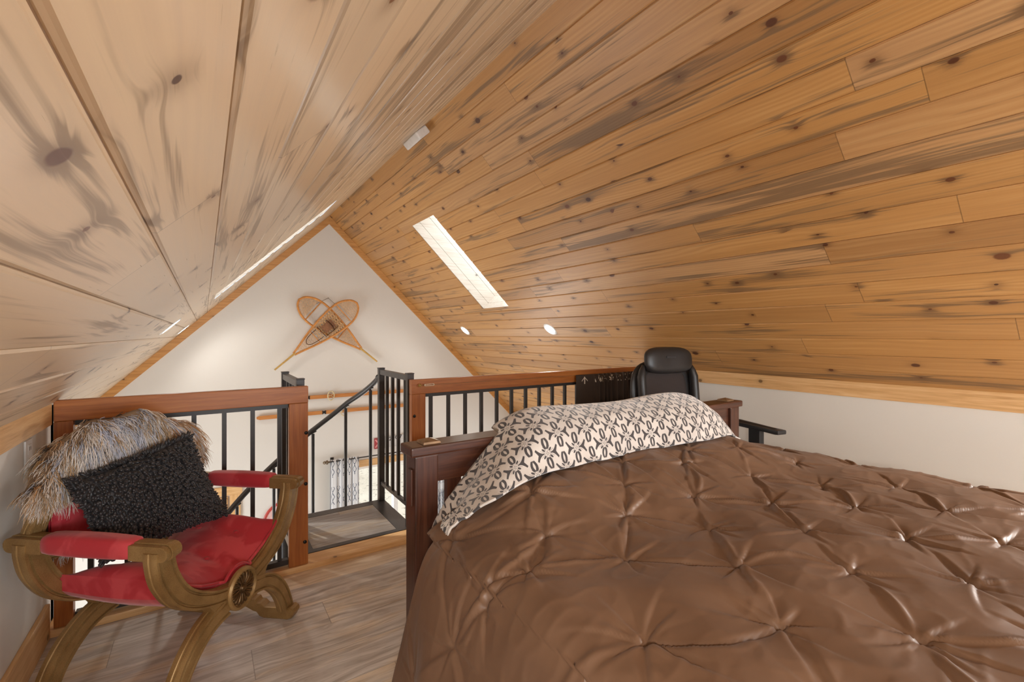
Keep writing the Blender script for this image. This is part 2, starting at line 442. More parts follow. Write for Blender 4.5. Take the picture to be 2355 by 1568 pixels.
m_gravel = M('pale_gravel', rough=.9); p = m_gravel.coord('Object')
n1 = m_gravel.noise(m_gravel.vec(*p), 9., 4., .75); n2 = m_gravel.noise(m_gravel.vec(*p), .7, 2.)
m_gravel.color(m_gravel.mix(n1.ss(.56, .66), m_gravel.ramp(n2, [(.3, L(206, 192, 168)), (.7, L(226, 214, 192))]), L(128, 112, 92)))
def emis(name, col, s):
    m = bpy.data.materials.new(name); m.use_nodes = True; b = m.node_tree.nodes['Principled BSDF']
    b.inputs['Base Color'].default_value = (*col, 1); b.inputs['Emission Color'].default_value = (*col, 1); b.inputs['Emission Strength'].default_value = s; return m
m_lens = emis('lit_lens', (1., .95, .88), 14.)
# ================================================================== the setting
def zr(x): return RZ-SL*abs(x-RX)
def slope_pt(side, s, y, d=0.):
    """side +1 right / -1 left; s metres down the slope; d outward from the boards"""
    return (RX+side*(s/SN+d*SL/SN), y, RZ-SL*s/SN+d/SN)
SK_S0, SK_S1, SK_Y0, SK_Y1 = .575, 1.707, 3.80, 4.30     # skylight opening
def profile(a, b):
    pts = [(a, 0.)]; k = 0
    while True:
        g = .115+.1267*k; k += 1
        if g > b-.01: break
        if g < a+.01: continue
        pts += [(g-.0062, 0.), (g-.0040, .0022), (g-.0012, .0042), (g-.0010, .0075), (g+.0010, .0075), (g+.0012, .0042), (g+.0040, .0022), (g+.0062, 0.)]
    return pts+[(b, 0.)]
SMAX = (4.12-RX)*SN
def ceiling(side, name, mat):
    mb = MB()
    for (y0, y1, a, b) in ((YB, SK_Y0, 0, SMAX), (SK_Y1, GY+.02, 0, SMAX), (SK_Y0, SK_Y1, 0, SK_S0), (SK_Y0, SK_Y1, SK_S1, SMAX)):
        pr = profile(a, b); ys = np.linspace(y0, y1, 2)
        P = [[slope_pt(side, s, y, d) for s, d in pr] for y in ys]; U = [[(y, s) for s, d in pr] for y in ys]
        mb.grid(P, U)
        mb.grid([[slope_pt(side, a, y, .31), slope_pt(side, b, y, .31)] for y in (y0, y1)])
    o = mb.build(name, mat, normals=False); return struct(o)
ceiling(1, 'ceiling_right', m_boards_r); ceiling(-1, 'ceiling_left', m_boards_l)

def skylight(side, n):
    sd = (side/SN, 0, -SL/SN); nd = (side*SL/SN, 0, 1/SN); yd = (0, 1, 0)
    fr = MB()
    for (d0, d1) in ((.004, .088), (.091, .205), (.208, .30)):
        for y, off in ((SK_Y0, -.006), (SK_Y1, .006)):
            fr.obox(slope_pt(side, (SK_S0+SK_S1)/2, y+off, (d0+d1)/2), sd, yd, nd, (SK_S1-SK_S0)/2+.012, .006, (d1-d0)/2)
        for s, off in ((SK_S0, -.006), (SK_S1, .006)):
            fr.obox(slope_pt(side, s+off, (SK_Y0+SK_Y1)/2, (d0+d1)/2), yd, sd, nd, (SK_Y1-SK_Y0)/2, .006, (d1-d0)/2)
    o = struct(fr.build('window_%d' % n, m_wash_v), 'narrow skylight shaft lined with washed pine boards')
    g = MB().obox(slope_pt(side, (SK_S0+SK_S1)/2, (SK_Y0+SK_Y1)/2, .292), sd, yd, nd, (SK_S1-SK_S0)/2, (SK_Y1-SK_Y0)/2, .003)
    g.build('pane', m_glass, o)
skylight(1, 1); skylight(-1, 2)

# gable wall with the window downstairs
WX0, WX1, WZ0, WZ1 = 1.60, 2.95, -1.75, -.505
def wall_with_hole(name, x0, x1, z0, zt, hx0, hx1, hz0, hz1, y0, y1):
    mb = MB()
    mb.box(x0, hx0, y0, y1, z0, hz1).box(hx1, x1, y0, y1, z0, hz1).box(hx0, hx1, y0, y1, z0, hz0)
    top = [(x0, hz1), (x1, hz1), (x1, max(zr(x1), hz1+.01)), (RX, RZ+.05), (x0, max(zr(x0), hz1+.01))]
    mb.prism(top, 'y', y0, y1)
    return struct(mb.build(name, m_wall))
wall_with_hole('wall_gable', -1.6, 4.2, DZ, 0, WX0, WX1, WZ0, WZ1, GY, GY+.15)
BX0, BX1, BZ0, BZ1 = -.15, 2.5, .62, 1.42
mb = MB()
mb.box(-1.6, BX0, YB-.15, YB, DZ, BZ1).box(BX1, 4.2, YB-.15, YB, DZ, BZ1).box(BX0, BX1, YB-.15, YB, DZ, BZ0)
mb.prism([(-.75, BZ1), (3.3, BZ1), (RX+.0, RZ+.15)], 'y', YB-.15, YB)
struct(mb.build('wall_rear', m_wall))
def knee(name, x0, x1): return struct(MB().box(x0, x1, YB, 2.64, 0, .93).build(name, m_wall))
knee('wall_left', XL-.1, XL); knee('wall_right', XR, XR+.1)
def side_wall(name, x0, x1, k):
    hy0, hy1, hz0, hz1 = 3.1, 5.3, -1.9, -.4  # window opening added out of view to bring in fill light
    struct(MB().box(x0, x1, YB, hy0, DZ, .2).box(x0, x1, hy1, GY, DZ, .2).box(x0, x1, hy0, hy1, DZ, hz0).box(x0, x1, hy0, hy1, hz1, .2).build(name, m_wall))
    f = MB(); a, b = x0+.04, x1-.04
    for q in ((hy0, hy0+.05, hz0, hz1), (hy1-.05, hy1, hz0, hz1), (4.17, 4.23, hz0, hz1), (hy0, hy1, hz0, hz0+.05), (hy0, hy1, hz1-.05, hz1)): f.box(a, b, q[0], q[1], q[2], q[3])
    fo = struct(f.build('window_%d' % k, m_white)); MB().box((a+b)/2-.003, (a+b)/2+.003, hy0+.05, hy1-.05, hz0+.05, hz1-.05).build('pane', m_glass, fo)
side_wall('wall_lower_left', -1.7, -1.55, 5); side_wall('wall_lower_right', 4.05, 4.25, 6)
mb = MB()
mb.prism([(-1.6, -.25), (XL, -.25), (XL, zr(XL)+.02), (-1.6, zr(-1.6)+.02)], 'y', 2.60, 2.64)
mb.prism([(4.15, -.25), (XR, -.25), (XR, zr(XR)+.02), (4.15, zr(4.15)+.02)], 'y', 2.60, 2.64)
struct(mb.build('wall_attic', m_wall))
struct(MB().box(-1.6, 4.15, YB, 2.60, -.25, 0).build('floor', m_floor))
struct(MB().box(-1.7, 4.25, YB-.15, GY+.15, DZ-.1, DZ).build('floor_downstairs', m_floor))
# trims
struct(MB().prism([(RX, RZ), (4.1, zr(4.1)), (4.1, zr(4.1)-.10), (RX, RZ-.10)], 'y', GY-.02, GY).build('trim_1', m_rake, bevel=.002))
struct(MB().prism([(RX, RZ), (-1.6, zr(-1.6)), (-1.6, zr(-1.6)-.10), (RX, RZ-.10)], 'y', GY-.02, GY).build('trim_2', m_rake, bevel=.002))
struct(MB().box(XL, XL+.02, YB, RY-.008, .843, .927).build('trim_3', m_pine_y, bevel=.002))
struct(MB().box(XR-.02, XR, YB, RY-.008, .843, .931).build('trim_4', m_pine_y, bevel=.002))
struct(MB().box(4.03, 4.05, 2.64, GY-.02, zr(4.05)-.10, zr(4.05)).build('trim_5', m_pine_y))
struct(MB().box(XL, XR, RY-.008, 2.64, 0, .03).build('trim_6', m_pine_x, bevel=.003))
struct(MB().box(XL, XL+.015, YB, RY-.008, 0, .14).build('baseboard_left', m_pine_y, bevel=.003))
struct(MB().box(XR-.015, XR, YB, RY-.008, 0, .14).build('baseboard_right', m_pine_y, bevel=.003))
# rear window added unseen behind the camera to light the room
fw = MB()
for a in ((BX0, BX0+.05, BZ0, BZ1), (BX1-.05, BX1, BZ0, BZ1), (BX0+.05, BX1-.05, BZ0, BZ0+.05), (BX0+.05, BX1-.05, BZ1-.05, BZ1), ((BX0+BX1)/2-.03, (BX0+BX1)/2+.03, BZ0+.05, BZ1-.05)):
    fw.box(a[0], a[1], YB-.10, YB-.04, a[2], a[3])
w3 = struct(fw.build('window_3', m_white)); MB().box(BX0+.05, BX1-.05, YB-.075, YB-.07, BZ0+.05, BZ1-.05).build('pane', m_glass, w3)
# gable window downstairs
fw = MB(); y0, y1 = GY+.03, GY+.10
for a in ((WX0, WX0+.05, WZ0, WZ1), (WX1-.05, WX1, WZ0, WZ1), (WX0+.05, WX1-.05, WZ0, WZ0+.05), (WX0+.05, WX1-.05, WZ1-.04, WZ1), (2.12, 2.18, WZ0+.05, WZ1-.04)):
    fw.box(a[0], a[1], y0, y1, a[2], a[3])
w4 = struct(fw.build('window_4', m_white)); MB().box(WX0+.05, WX1-.05, GY+.06, GY+.066, WZ0+.05, WZ1-.04).build('pane', m_glass, w4)
MB().box(WX0-.09, WX1+.09, GY-.02, GY, WZ1, WZ1+.085).build('header_trim', m_pine_x, w4, bevel=.002)
MB().box(WX0-.09, WX0, GY-.02, GY, WZ0-.09, WZ1).build('side_trim', m_pine_z, w4, bevel=.002)
MB().box(WX1, WX1+.09, GY-.02, GY, WZ0-.09, WZ1).build('side_trim', m_pine_z, w4, bevel=.002)
# plank door downstairs
d1 = struct(MB().box(-.42, .215, GY-.015, GY, DZ, -.60).build('door_1', wood('plank_door_wood', 2, L(160, 118, 70), L(196, 152, 98), L(212, 172, 120), .5)))
for k in range(5): MB().box(-.42+.127*k+.003, -.42+.127*(k+1)-.003, GY-.028, GY-.014, DZ, -.62).build('door_board', m_pine_z, d1, bevel=.004)
MB().box(-.53, .354, GY-.025, GY, -.586, -.49).build('header_trim', m_pine_x, d1, bevel=.003)
MB().box(.235, .337, GY-.025, GY, DZ, -.586).build('side_trim', m_pine_z, d1, bevel=.003)
MB().box(-.52, -.42, GY-.025, GY, DZ, -.586).build('side_trim', m_pine_z, d1, bevel=.003)
# ground outside
struct(MB().box(-12, 16, GY+.15, 30, DZ-.6, DZ-.3).build('ground', m_gravel))
# ================================================================== loft railings
def railing(name, label, x0, x1, posts, pick, bolts):
    t = thing(name, label, 'railing', ((x0+x1)/2, RY, 0))
    ox = t.location.x
    def part(nm, mb, m, par=t, **k):
        o = mb.build(nm, m, None, **k)
        if par is t:
            o.parent = t; o.matrix_parent_inverse = Matrix.Translation((-ox, -RY, 0))
        else: o.parent = par
        return o
    part('top_rail', MB().box(x0, x1, RY, RY+.040, .852, .936), m_fir_x, bevel=.003)
    pobs = []
    for a, b in posts: pobs.append(part('post', MB().box(a, b, RY+.0005, RY+.040, .031, .8515), m_fir_z, bevel=.003))
    for pi, bx, bz in bolts:
        part('bolt', MB().lathe([(.0, -.006), (.005, -.006), (.0085, -.004), (.009, 0), (.009, .001)], (bx, RY, bz), 12, mat=Matrix.Rotation(-PI/2, 4, 'X')), m_bolt, pobs[pi], smooth=True)
    a, b = posts[0][1], (posts[1][0] if len(posts) > 1 else x1)
    part('top_bar', MB().box(a+.002, b-.002, RY+.022, RY+.052, .830, .8515), m_black)
    part('bottom_bar', MB().box(a+.002, b-.002, RY+.022, RY+.052, .040, .066), m_black)
    for x in pick: part('baluster', MB().box(x-.0095, x+.0095, RY+.028, RY+.047, .066, .830), m_black)
    return t
railing('railing', 'reddish wooden railing with black balusters behind the red armchair', XL+.022, .441, [(XL+.022, -.440), (.352, .4405)],
        [-.392+.1175*k for k in range(7)][0:6]+[.313], [(1, .431, .699), (1, .429, .440), (1, .425, .145)])
railing('railing', 'reddish wooden railing with black balusters behind the bed headboard', .996, XR-.022, [(.9965, 1.082), (XR-.11, XR-.0225)],
        [1.13+.1168*k for k in range(16)], [(0, 1.012, .726)])
# wire strung along the right-hand rail for the curtain
t = thing('curtain_wire', 'thin steel wire with brass turnbuckle stretched along the railing behind the bed', 'wire', (1.041, RY, .904))
def cw(nm, mb, m, **k):
    o = mb.build(nm, m, None, **k); o.parent = t; o.matrix_parent_inverse = Matrix.Translation((-1.041, -RY, -.904)); return o
ring = [(1.041+.0085*math.cos(a), RY-.012, .904+.0085*math.sin(a)) for a in np.linspace(0, 2*PI, 17)]
cw('eye_bolt', MB().tube(ring, .0022, 6, caps=False).tube([(1.041, RY+.01, .904), (1.041, RY-.012, .904)], .003, 6).lathe([(.007, 0), (.007, .002), (.004, .003)], (1.041, RY-.001, .904), 10, mat=Matrix.Rotation(PI/2, 4, 'X')), m_brass, smooth=True)
tb = MB().tube([(1.049, RY-.012, .904), (1.072, RY-.012, .904)], .0026, 6)
tb.box(1.070, 1.128, RY-.015, RY-.009, .9065, .9100).box(1.070, 1.128, RY-.015, RY-.009, .8980, .9015).box(1.068, 1.073, RY-.016, RY-.008, .898, .910).box(1.125, 1.130, RY-.016, RY-.008, .898, .910)
tb.tube([(1.130, RY-.012, .904), (1.146, RY-.012, .904)], .0022, 6)
cw('turnbuckle', tb, m_steel)
cw('cable', MB().tube([(1.146, RY-.012, .904), (1.6, RY-.012, .9025), (2.2, RY-.012, .9025), (XR-.03, RY-.012, .904)], .0011, 5), m_steel)
# dark curtain hung on the wire
X = []; n = 260; cu = 0.; P = []; U = []
xs = np.linspace(0, 1, n); top = []
x = 2.238; arc = 0
for i, q in enumerate(xs):
    xx = 2.238+q*.80; f = sstep(.20, .30, np.array(q)).item()
    yy = RY-.028+f*.016*math.sin(q*95+2*math.sin(q*17))+.004*math.sin(q*11)
    if i: arc += math.hypot(xx-px_, yy-py_)
    px_, py_ = xx, yy
    col = []; uc = []
    for k, z in enumerate(np.linspace(.905, .32, 24)):
        h = k/23.; gath = 1-.35*f*math.exp(-h*7)
        sx = xx+(-.025*h if q < .2 else .004*math.sin(q*40)*h)
        sy = RY-.028+(yy-RY+.028)*gath*(1+.5*h)+.004*math.sin(h*9+q*30)*f
        if z > .875: sy = RY-.012+(sy-RY+.012)*(.45 if z > .893 else .8)
        col.append((sx, min(sy, RY-.006), z)); uc.append((arc, z-.905))
    P.append(col); U.append(uc)
cur = MB().grid(P, U).build('curtain', m_dcur, smooth='all', normals=False)
sm = cur.modifiers.new('s', 'SOLIDIFY'); sm.thickness = .0016; sm.offset = 0
tag(cur, 'dark brown curtain with cream print hanging from the railing beside the office chair', 'curtain')

# ================================================================== spiral staircase
st = thing('spiral_staircase', 'black steel spiral staircase with vinyl landing between the two railings', 'staircase', (.436, 3.2, DZ))
def sp(nm, mb, m, par=None, **k):
    o = mb.build(nm, m, None, **k)
    if par is None: o.parent = st; o.matrix_parent_inverse = Matrix.Translation((-.436, -3.2, -DZ))
    else: o.parent = par
    return o
CX, CY, CR = .436, 3.2, .60
lf = MB()
x0, x1, y0, y1 = .40, 1.058, 2.642, 3.222
for b in ((x0, .492, y0, y1), (.960, x1, y0, y1), (.492, .960, y0, 2.680), (.492, .960, 3.149, y1)): lf.box(*b, -.02, .032)
lf.box(.492, .960, 2.68, 3.149, -.02, .022)
ld = sp('landing', lf, m_black2)
sp('tread_mat', MB().box(.493, .959, 2.681, 3.148, .0221, .031), m_tread, ld)
sp('column', MB().tube([(CX, CY, DZ), (CX, CY, -.021)], .045, 20), m_black2, smooth=True)
th_c = [-.05, .122, .68, 1.163, 1.546, 2.088, 2.6, 3.1]; z_c = [.91, .8785, .686, .462, .260, -.028, -.30, -.57]
hz = lambda th: float(np.interp(th, th_c, z_c))
pt = lambda th, r=CR: (CX+r*math.cos(th), CY+r*math.sin(th))
hp = [(*pt(th), hz(th)) for th in np.linspace(.08, 3.1, 60)]
hr = sp('handrail', MB().tube(hp, .019, 12), m_black, smooth=True)
sp('end_cap', MB().lathe([(.0, -.03), (.016, -.028), (.024, -.012), (.024, .0), (.017, .012), (.021, .018), (.014, .03), (0, .034)], hp[0], 12, mat=Matrix.Rotation(-.9, 4, 'X')), m_black, hr, smooth=True)
for k, th in enumerate((.288, .712, 1.139, 1.585, 1.993, 2.42, 2.85)):
    zt = hz(th)-.018; zb = -.215*(k+1)-.02
    bo = sp('baluster', MB().tube([(*pt(th), zb), (*pt(th), zt-.012)], .0115, 10), m_black, smooth=True)
    tn = Vector((-math.sin(th), math.cos(th), -.5)).normalized()
    sp('saddle', MB().obox((*pt(th), zt-.004), tn, (math.cos(th), math.sin(th), 0), tn.cross(Vector((math.cos(th), math.sin(th), 0))), .026, .010, .004), m_black, bo)
    a0, a1 = th-.27, th+.30
    poly = [(CX+.05*math.cos(a), CY+.05*math.sin(a)) for a in np.linspace(a0, a1, 3)]+[(CX+(CR+.02)*math.cos(a), CY+(CR+.02)*math.sin(a)) for a in np.linspace(a1, a0, 8)]
    tr = sp('tread', MB().prism(poly, 'z', zb-.02, zb+.02), m_black2)
    p2 = [(CX+.09*math.cos(a), CY+.09*math.sin(a)) for a in np.linspace(a0+.1, a1-.1, 3)]+[(CX+(CR-.03)*math.cos(a), CY+(CR-.03)*math.sin(a)) for a in np.linspace(a1-.05, a0+.05, 8)]
    sp('tread_mat', MB().prism(p2, 'z', zb+.02, zb+.026), m_tread, tr)
def guard(xa, xb):
    g = sp('guard_rail', MB().box(xa+.003, xb-.003, 2.662, 3.182, .920, .953), m_black2)
    for y in (2.642, 3.182): sp('post', MB().box(xa, xb, y, y+.040, .0325, .960).box(xa-.002, xb+.002, y-.002, y+.042, .960, .966), m_black, g, bevel=.0015)
    xm = (xa+xb)/2
    sp('bottom_bar', MB().box(xm-.010, xm+.010, 2.682, 3.182, .148, .172), m_black2, g)
    for y in (2.733, 2.858, 2.966, 3.075): sp('baluster', MB().box(xm-.0095, xm+.0095, y-.0095, y+.0095, .172, .920), m_black, g)
guard(1.016, 1.056); guard(.403, .443)
# ================================================================== red curule armchair
ch = thing('armchair', 'red upholstered armchair with gilded X-frame legs and carved rosette', 'armchair', (.097, 1.941, 0), math.atan2(.757, .654))
SECT = [(-1, -.30), (-.93, -.5), (-.72, -.5), (-.64, -.36), (-.52, -.36), (-.44, -.5), (.44, -.5), (.52, -.36), (.64, -.36), (.72, -.5), (.93, -.5), (1, -.30), (1, -.12), (.93, -.06), (.93, .06), (1, .12)]
SECT = SECT+[(a, -d) for a, d in SECT[11::-1]]+[(-1, .12), (-.93, .06), (-.93, -.06), (-1, -.12)]
def strip(mb, cen, wid, yc, dep, n=9):
    c = catmull(cen, n); k = len(c)
    wd = np.interp(np.linspace(0, 1, k), np.linspace(0, 1, len(wid)), wid); R = []
    for i in range(k):
        t = c[min(i+1, k-1)]-c[max(i-1, 0)]; t /= np.linalg.norm(t); nx, nz = -t[1], t[0]
        R.append([(c[i][0]+nx*a*wd[i]/2, yc+d*dep, c[i][1]+nz*a*wd[i]/2) for a, d in SECT])
    mb.grid(R, closed=True); m = len(SECT)
    mb.add(R[0], [tuple(range(m))]); mb.add(R[-1], [tuple(reversed(range(m)))])
    return mb
HU = [(.318, .568), (.316, .53), (.300, .47), (.260, .402), (.205, .354), (.135, .318), (.07, .298)]
UC = [(-x, z) for x, z in HU]+[(0, .290)]+HU[::-1]
LEG = [(.060, .250), (.105, .243), (.155, .225), (.205, .188), (.247, .137), (.275, .082), (.289, .040)]
def side_frame(name, yc, label=None):
    mb = strip(MB(), UC, [.064, .066, .068, .066, .06, .052, .05, .05, .05, .052, .06, .066, .068, .066, .064], yc, .046)
    for s in (1, -1): strip(mb, [(s*x, z) for x, z in LEG], [.066, .064, .062, .060, .056, .052, .052], yc, .044)
    # little spur where leg and seat rail part
    for s in (1, -1): mb.prism([(s*.075, .270), (s*.150, .300), (s*.128, .268), (s*.135, .245)], 'y', yc-.02, yc+.02)
    o = mb.build(name, m_gold, ch, smooth=True, angle=32); return o
ff = side_frame('front_frame', 0.); rf = side_frame('rear_frame', .44)
def rosette(par, y, sgn):
    Rm = Matrix.Rotation(PI/2*sgn, 4, 'X')
    md = MB().lathe([(0, 0), (.070, 0), (.073, .004), (.073, .014), (.068, .021), (.062, .021), (.058, .013), (.0, .011)], (.0, y, .282), 40, mat=Rm).build('medallion', m_gold, par, smooth=True, angle=30)
    pm = MB(); yo = y-sgn*.013
    for k in range(18):
        a = 2*PI*k/18
        prof = [(.017, .0030, .002), (.028, .0042, .0055), (.040, .0058, .0065), (.050, .0066, .006), (.0555, .0045, .0035), (.057, .001, .001)]
        R_ = []
        for r, w, hgt in prof:
            row = []
            for j in range(7):
                b = PI*j/6; lat = w*math.cos(b); up = hgt*math.sin(b)*(1-.35*math.exp(-(lat/(w*.25+1e-6))**2) if w > .002 else 1)
                ra = a+.10*(r-.02)/.04
                row.append((r*math.cos(ra)-lat*math.sin(ra), yo-sgn*up, .282+r*math.sin(ra)+lat*math.cos(ra)))
            R_.append(row)
        pm.grid(R_)
    pm.lathe([(0, .010), (.006, .0095), (.010, .006), (.012, .002), (.017, .004), (.019, 0)], (0, yo, .282), 18, mat=Rm)
    pm.build('rosette', m_rose, md, smooth=True, angle=60)
rosette(ff, -.012, 1)
for s in (1, -1):
    x = s*.290
    top = [(-.052, .030), (-.048, .046), (-.034, .052), (-.018, .048), (.085, .046), (.10, .060), (.118, .060), (.126, .074), (.144, .074), (.158, .092), (.22, .094)]
    bot = [(.22, .044), (.165, .040), (.135, .026), (.118, .022), (.105, .006), (.085, 0), (-.02, 0), (-.040, .006)]
    half = top+bot; full = top+[(.44-a, b) for a, b in top[::-1]][1:]+[(.44-a, b) for a, b in bot[::-1]]+bot[1:]
    mb = MB().prism(full, 'x', x-.022, x+.022)
    mb.prism([(a*.98-.0006, b*.96+.001) for a, b in [(-.052, .028), (-.046, .044), (-.034, .050), (-.02, .046), (-.012, .028), (-.02, .008), (-.036, .006)]], 'x', x-.026, x+.026)
    mb.build('runner', m_gold, ch, bevel=.004)
# armrests
for s in (1, -1):
    xc = s*.318; ar = MB()
    for (dx, w, g) in ((-.019, .0085, 0), (0, .0100, .003), (.019, .0085, 0)):
        for y0, y1, sg in ((-.052, .075, -1), (.50, .37, 1)):
            e = y0; pts = [(y1, .541), (y1, .586+g)]
            an = np.linspace(PI/2, 3*PI/2, 8)
            pts += [(e-sg*.023+sg*(.023+g)*-math.cos(a)*1., .5635+(.0225+g)*math.sin(a)) for a in an]
            ar.prism(pts, 'x', xc+dx-w, xc+dx+w)
    ar.box(xc-.021, xc+.021, -.03, .48, .546, .580)
    a = ar.build('armrest', m_gold, ch, bevel=.0025)
    rows = []
    for y, sc in [(.072, .84), (.078, .98), (.10, 1.06), (.16, 1.12), (.22, 1.14), (.28, 1.12), (.34, 1.06), (.366, .98), (.372, .84)]:
        rows.append([(xc+sc*.029*math.copysign(abs(math.cos(b))**.55, math.cos(b)), y, .567+sc*(.030 if math.sin(b) > 0 else .027)*math.copysign(abs(math.sin(b))**.6, math.sin(b))) for b in np.linspace(0, 2*PI, 28, endpoint=False)])
    mb = MB().grid(rows, closed=True); mb.add(rows[0], [tuple(range(28))]); mb.add(rows[-1], [tuple(range(28))])
    mb.build('arm_pad', m_red, a, smooth=True, angle=50)
# seat, slung between the two frames
zin = lambda x: np.interp(np.abs(x), [0, .06, .10, .15, .20, .235, .25], [.322, .330, .342, .362, .390, .415, .430])
xs = np.linspace(-.25, .25, 61); rows = []
for x in xs:
    zt = float(zin(x)); e = max(0., 1-(abs(x)/.25)**12); th = .052+.01*e; cr = .078*e*(1-.28*(abs(x)/.26)**2)
    loop = []
    for q in np.linspace(0, 1, 25):
        y = .014+q*.412; cw_ = max(0, 1-abs(2*q-1)**2.6)
        loop.append((x*.985, y, zt+cr*cw_))
    for q in np.linspace(1, 0, 9):
        loop.append((x*.985, .014+q*.412, zt-th-.012*math.sin(PI*q)))
    rows.append(loop)
rows = np.array(rows)
for bx, by in ((-.15, .12), (-.15, .28), (0, .12), (0, .28), (.15, .12), (.15, .28)):
    d2 = (rows[:, :25, 0]-bx)**2+(rows[:, :25, 1]-by)**2; rows[:, :25, 2] -= .010*np.exp(-d2/.0011)
mb = MB().grid(rows, closed=True); k = rows.shape[1]
mb.add(rows[0], [tuple(range(k))]); mb.add(rows[-1], [tuple(range(k))])
seat = mb.build('seat', m_red, ch, smooth=True, angle=60)
for bx, by in ((-.15, .12), (-.15, .28), (0, .12), (0, .28), (.15, .12), (.15, .28)):
    e = max(0., 1-(abs(bx)/.25)**12); q = (by-.014)/.412
    z = float(zin(bx))+.078*e*(1-.28*(abs(bx)/.26)**2)*(1-abs(2*q-1)**2.6)-.0085
    MB().lathe([(0, -.004), (.009, -.003), (.010, .001), (.007, .004), (0, .005)], (bx, by, z), 14).build('button', m_red, seat, smooth=True)
pp = []
for x in np.linspace(-.248, .248, 70):
    z = float(zin(x))+.004
    if abs(x) < .078: z = max(z, .284+math.sqrt(.0785**2-x*x))
    pp.append((x, -.004+.012*(abs(x) > .07), z))
MB().tube(pp, .0052, 8).build('piping', m_red, seat, smooth=True)
# back: gilded frame with a red panel
cz = lambda x: .862-1.25*x*x
bk = MB()
for s in (1, -1): strip(bk, [(s*.300, .49), (s*.300, .575), (s*.288, .61), (s*.268, .65), (s*.262, .70), (s*.266, .765), (s*.255, .79)], [.05, .046, .042, .04, .042, .044], .455, .036)
strip(bk, [(x, cz(x)) for x in (-.262, -.2, -.1, 0, .1, .2, .262)], [.04, .042, .046, .05, .046, .042, .04], .455, .036)
strip(bk, [(-.275, .50), (-.1, .485), (.1, .485), (.275, .50)], [.036]*4, .455, .03)
back = bk.build('backrest', m_gold, ch, smooth=True, angle=32)
rows = []
for x in np.linspace(-.25, .25, 21):
    zt = cz(x)-.015; rows.append([(x, .452-.030*(1-(x/.25)**4)*math.sin(PI*q)**.5, .49+(zt-.49)*q) for q in np.linspace(0, 1, 15)]+[(x, .462, zt), (x, .462, .49)])
MB().grid(np.array(rows), closed=True).build('back_panel', m_red, back, smooth=True, angle=60)

# ------------------------------------------------------------------ fur throw over the chair back
RZC = math.atan2(.757, .654); MC = Matrix.Translation((.097, 1.941, 0)) @ Matrix.Rotation(RZC, 4, 'Z')
fur = thing('fur_throw', 'shaggy brown and grey fur throw draped over the red armchair back', 'throw', (.097, 1.941, 0), RZC)
ctop = lambda x: np.where(x < -.255, .81-(-.255-x)*.75, .905-1.25*(x+.03)**2+.012*np.sin(x*31))
hemf = lambda x: np.interp(x, [-.37, -.30, -.22, -.16, -.1, .0, .1, .25], [.75, .72, .70, .66, .57, .53, .58, .68])
def fsurf(x, t):
    """t 0..1 back hem -> top, 1..2 top -> front hem; returns point, outward normal, downward direction"""
    zt = float(ctop(np.array(x))); off = 0 if x > -.262 else min(.05, (-.262-x)*.4)
    if t < 1:
        x = max(x, -.25); zt = float(ctop(np.array(x))); off = 0
        zb = .47; z = zb+(zt-zb)*t; y = .492+.012*math.sin(x*20+z*15)-.03*max(0, t-.85)/.15
        return Vector((x, y-off, z)), Vector((0, 1, .1)), Vector((0, .1, -1))
    q = t-1; zh = float(hemf(x)); z = zt+(zh-zt)*q; y = .398+.008*math.sin(x*23+z*17)+.045*max(0, .12-q)/.12
    nn = Vector((-.5 if x < -.24 else .0, -1, .25+1.2*max(0, .2-q)*5)); return Vector((x, y-off, z)), nn.normalized(), Vector((-.45*max(0, -x-.05)/.3+.25*max(0, x-.02)/.2, -.12, -1)).normalized()
fxs = np.linspace(-.365, .262, 50); fts = np.r_[np.linspace(0, 1, 14), np.linspace(1.02, 2, 16)]
P = [[fsurf(x, t)[0] for t in fts] for x in fxs]
hide = MB().grid(np.array([[tuple(p) for p in r] for r in P])).build('hide', m_hide, fur, smooth='all', normals=False)
md = hide.modifiers.new('s', 'SOLIDIFY'); md.thickness = .008; md.offset = 0
cols = dict(tan=L(196, 164, 126), brown=L(120, 88, 60), orange=L(178, 122, 66), grey=L(150, 150, 162), blue=L(214, 218, 232), white=L(240, 234, 228), dark=L(84, 68, 58))
vs = []; fs = []; vc = []
def strand(p, d, n, ln, r, c0, c1, w):
    o = len(vs); side = d.cross(n).normalized(); k = 6; ph = random.random()*6.28; cu = w*random.uniform(.5, 1.4); gp = p.copy(); dr = (n*random.uniform(.55, 1.0)+d*.55+side*random.uniform(-.35, .35)).normalized()
    for i in range(k):
        f = i/(k-1); q = gp+side*(cu*math.sin(ph+f*5.0)*f)+n*(cu*.5*math.cos(ph*1.3+f*4)*f)
        rr = r*(1-f)**.7+.0002
        for j in range(3):
            a = 2.094*j; vs.append(q+side*rr*math.cos(a)+n*rr*math.sin(a)); g = min(1, f*1.25); vc.append(tuple(c0[m]*(1-g)+c1[m]*g for m in range(3)))
        if i: fs.extend([(o+(i-1)*3+j, o+(i-1)*3+(j+1) % 3, o+i*3+(j+1) % 3, o+i*3+j) for j in range(3)])
        dr = (dr+d*.34+Vector((0, 0, -.10))).normalized(); gp = gp+dr*ln/(k-1)
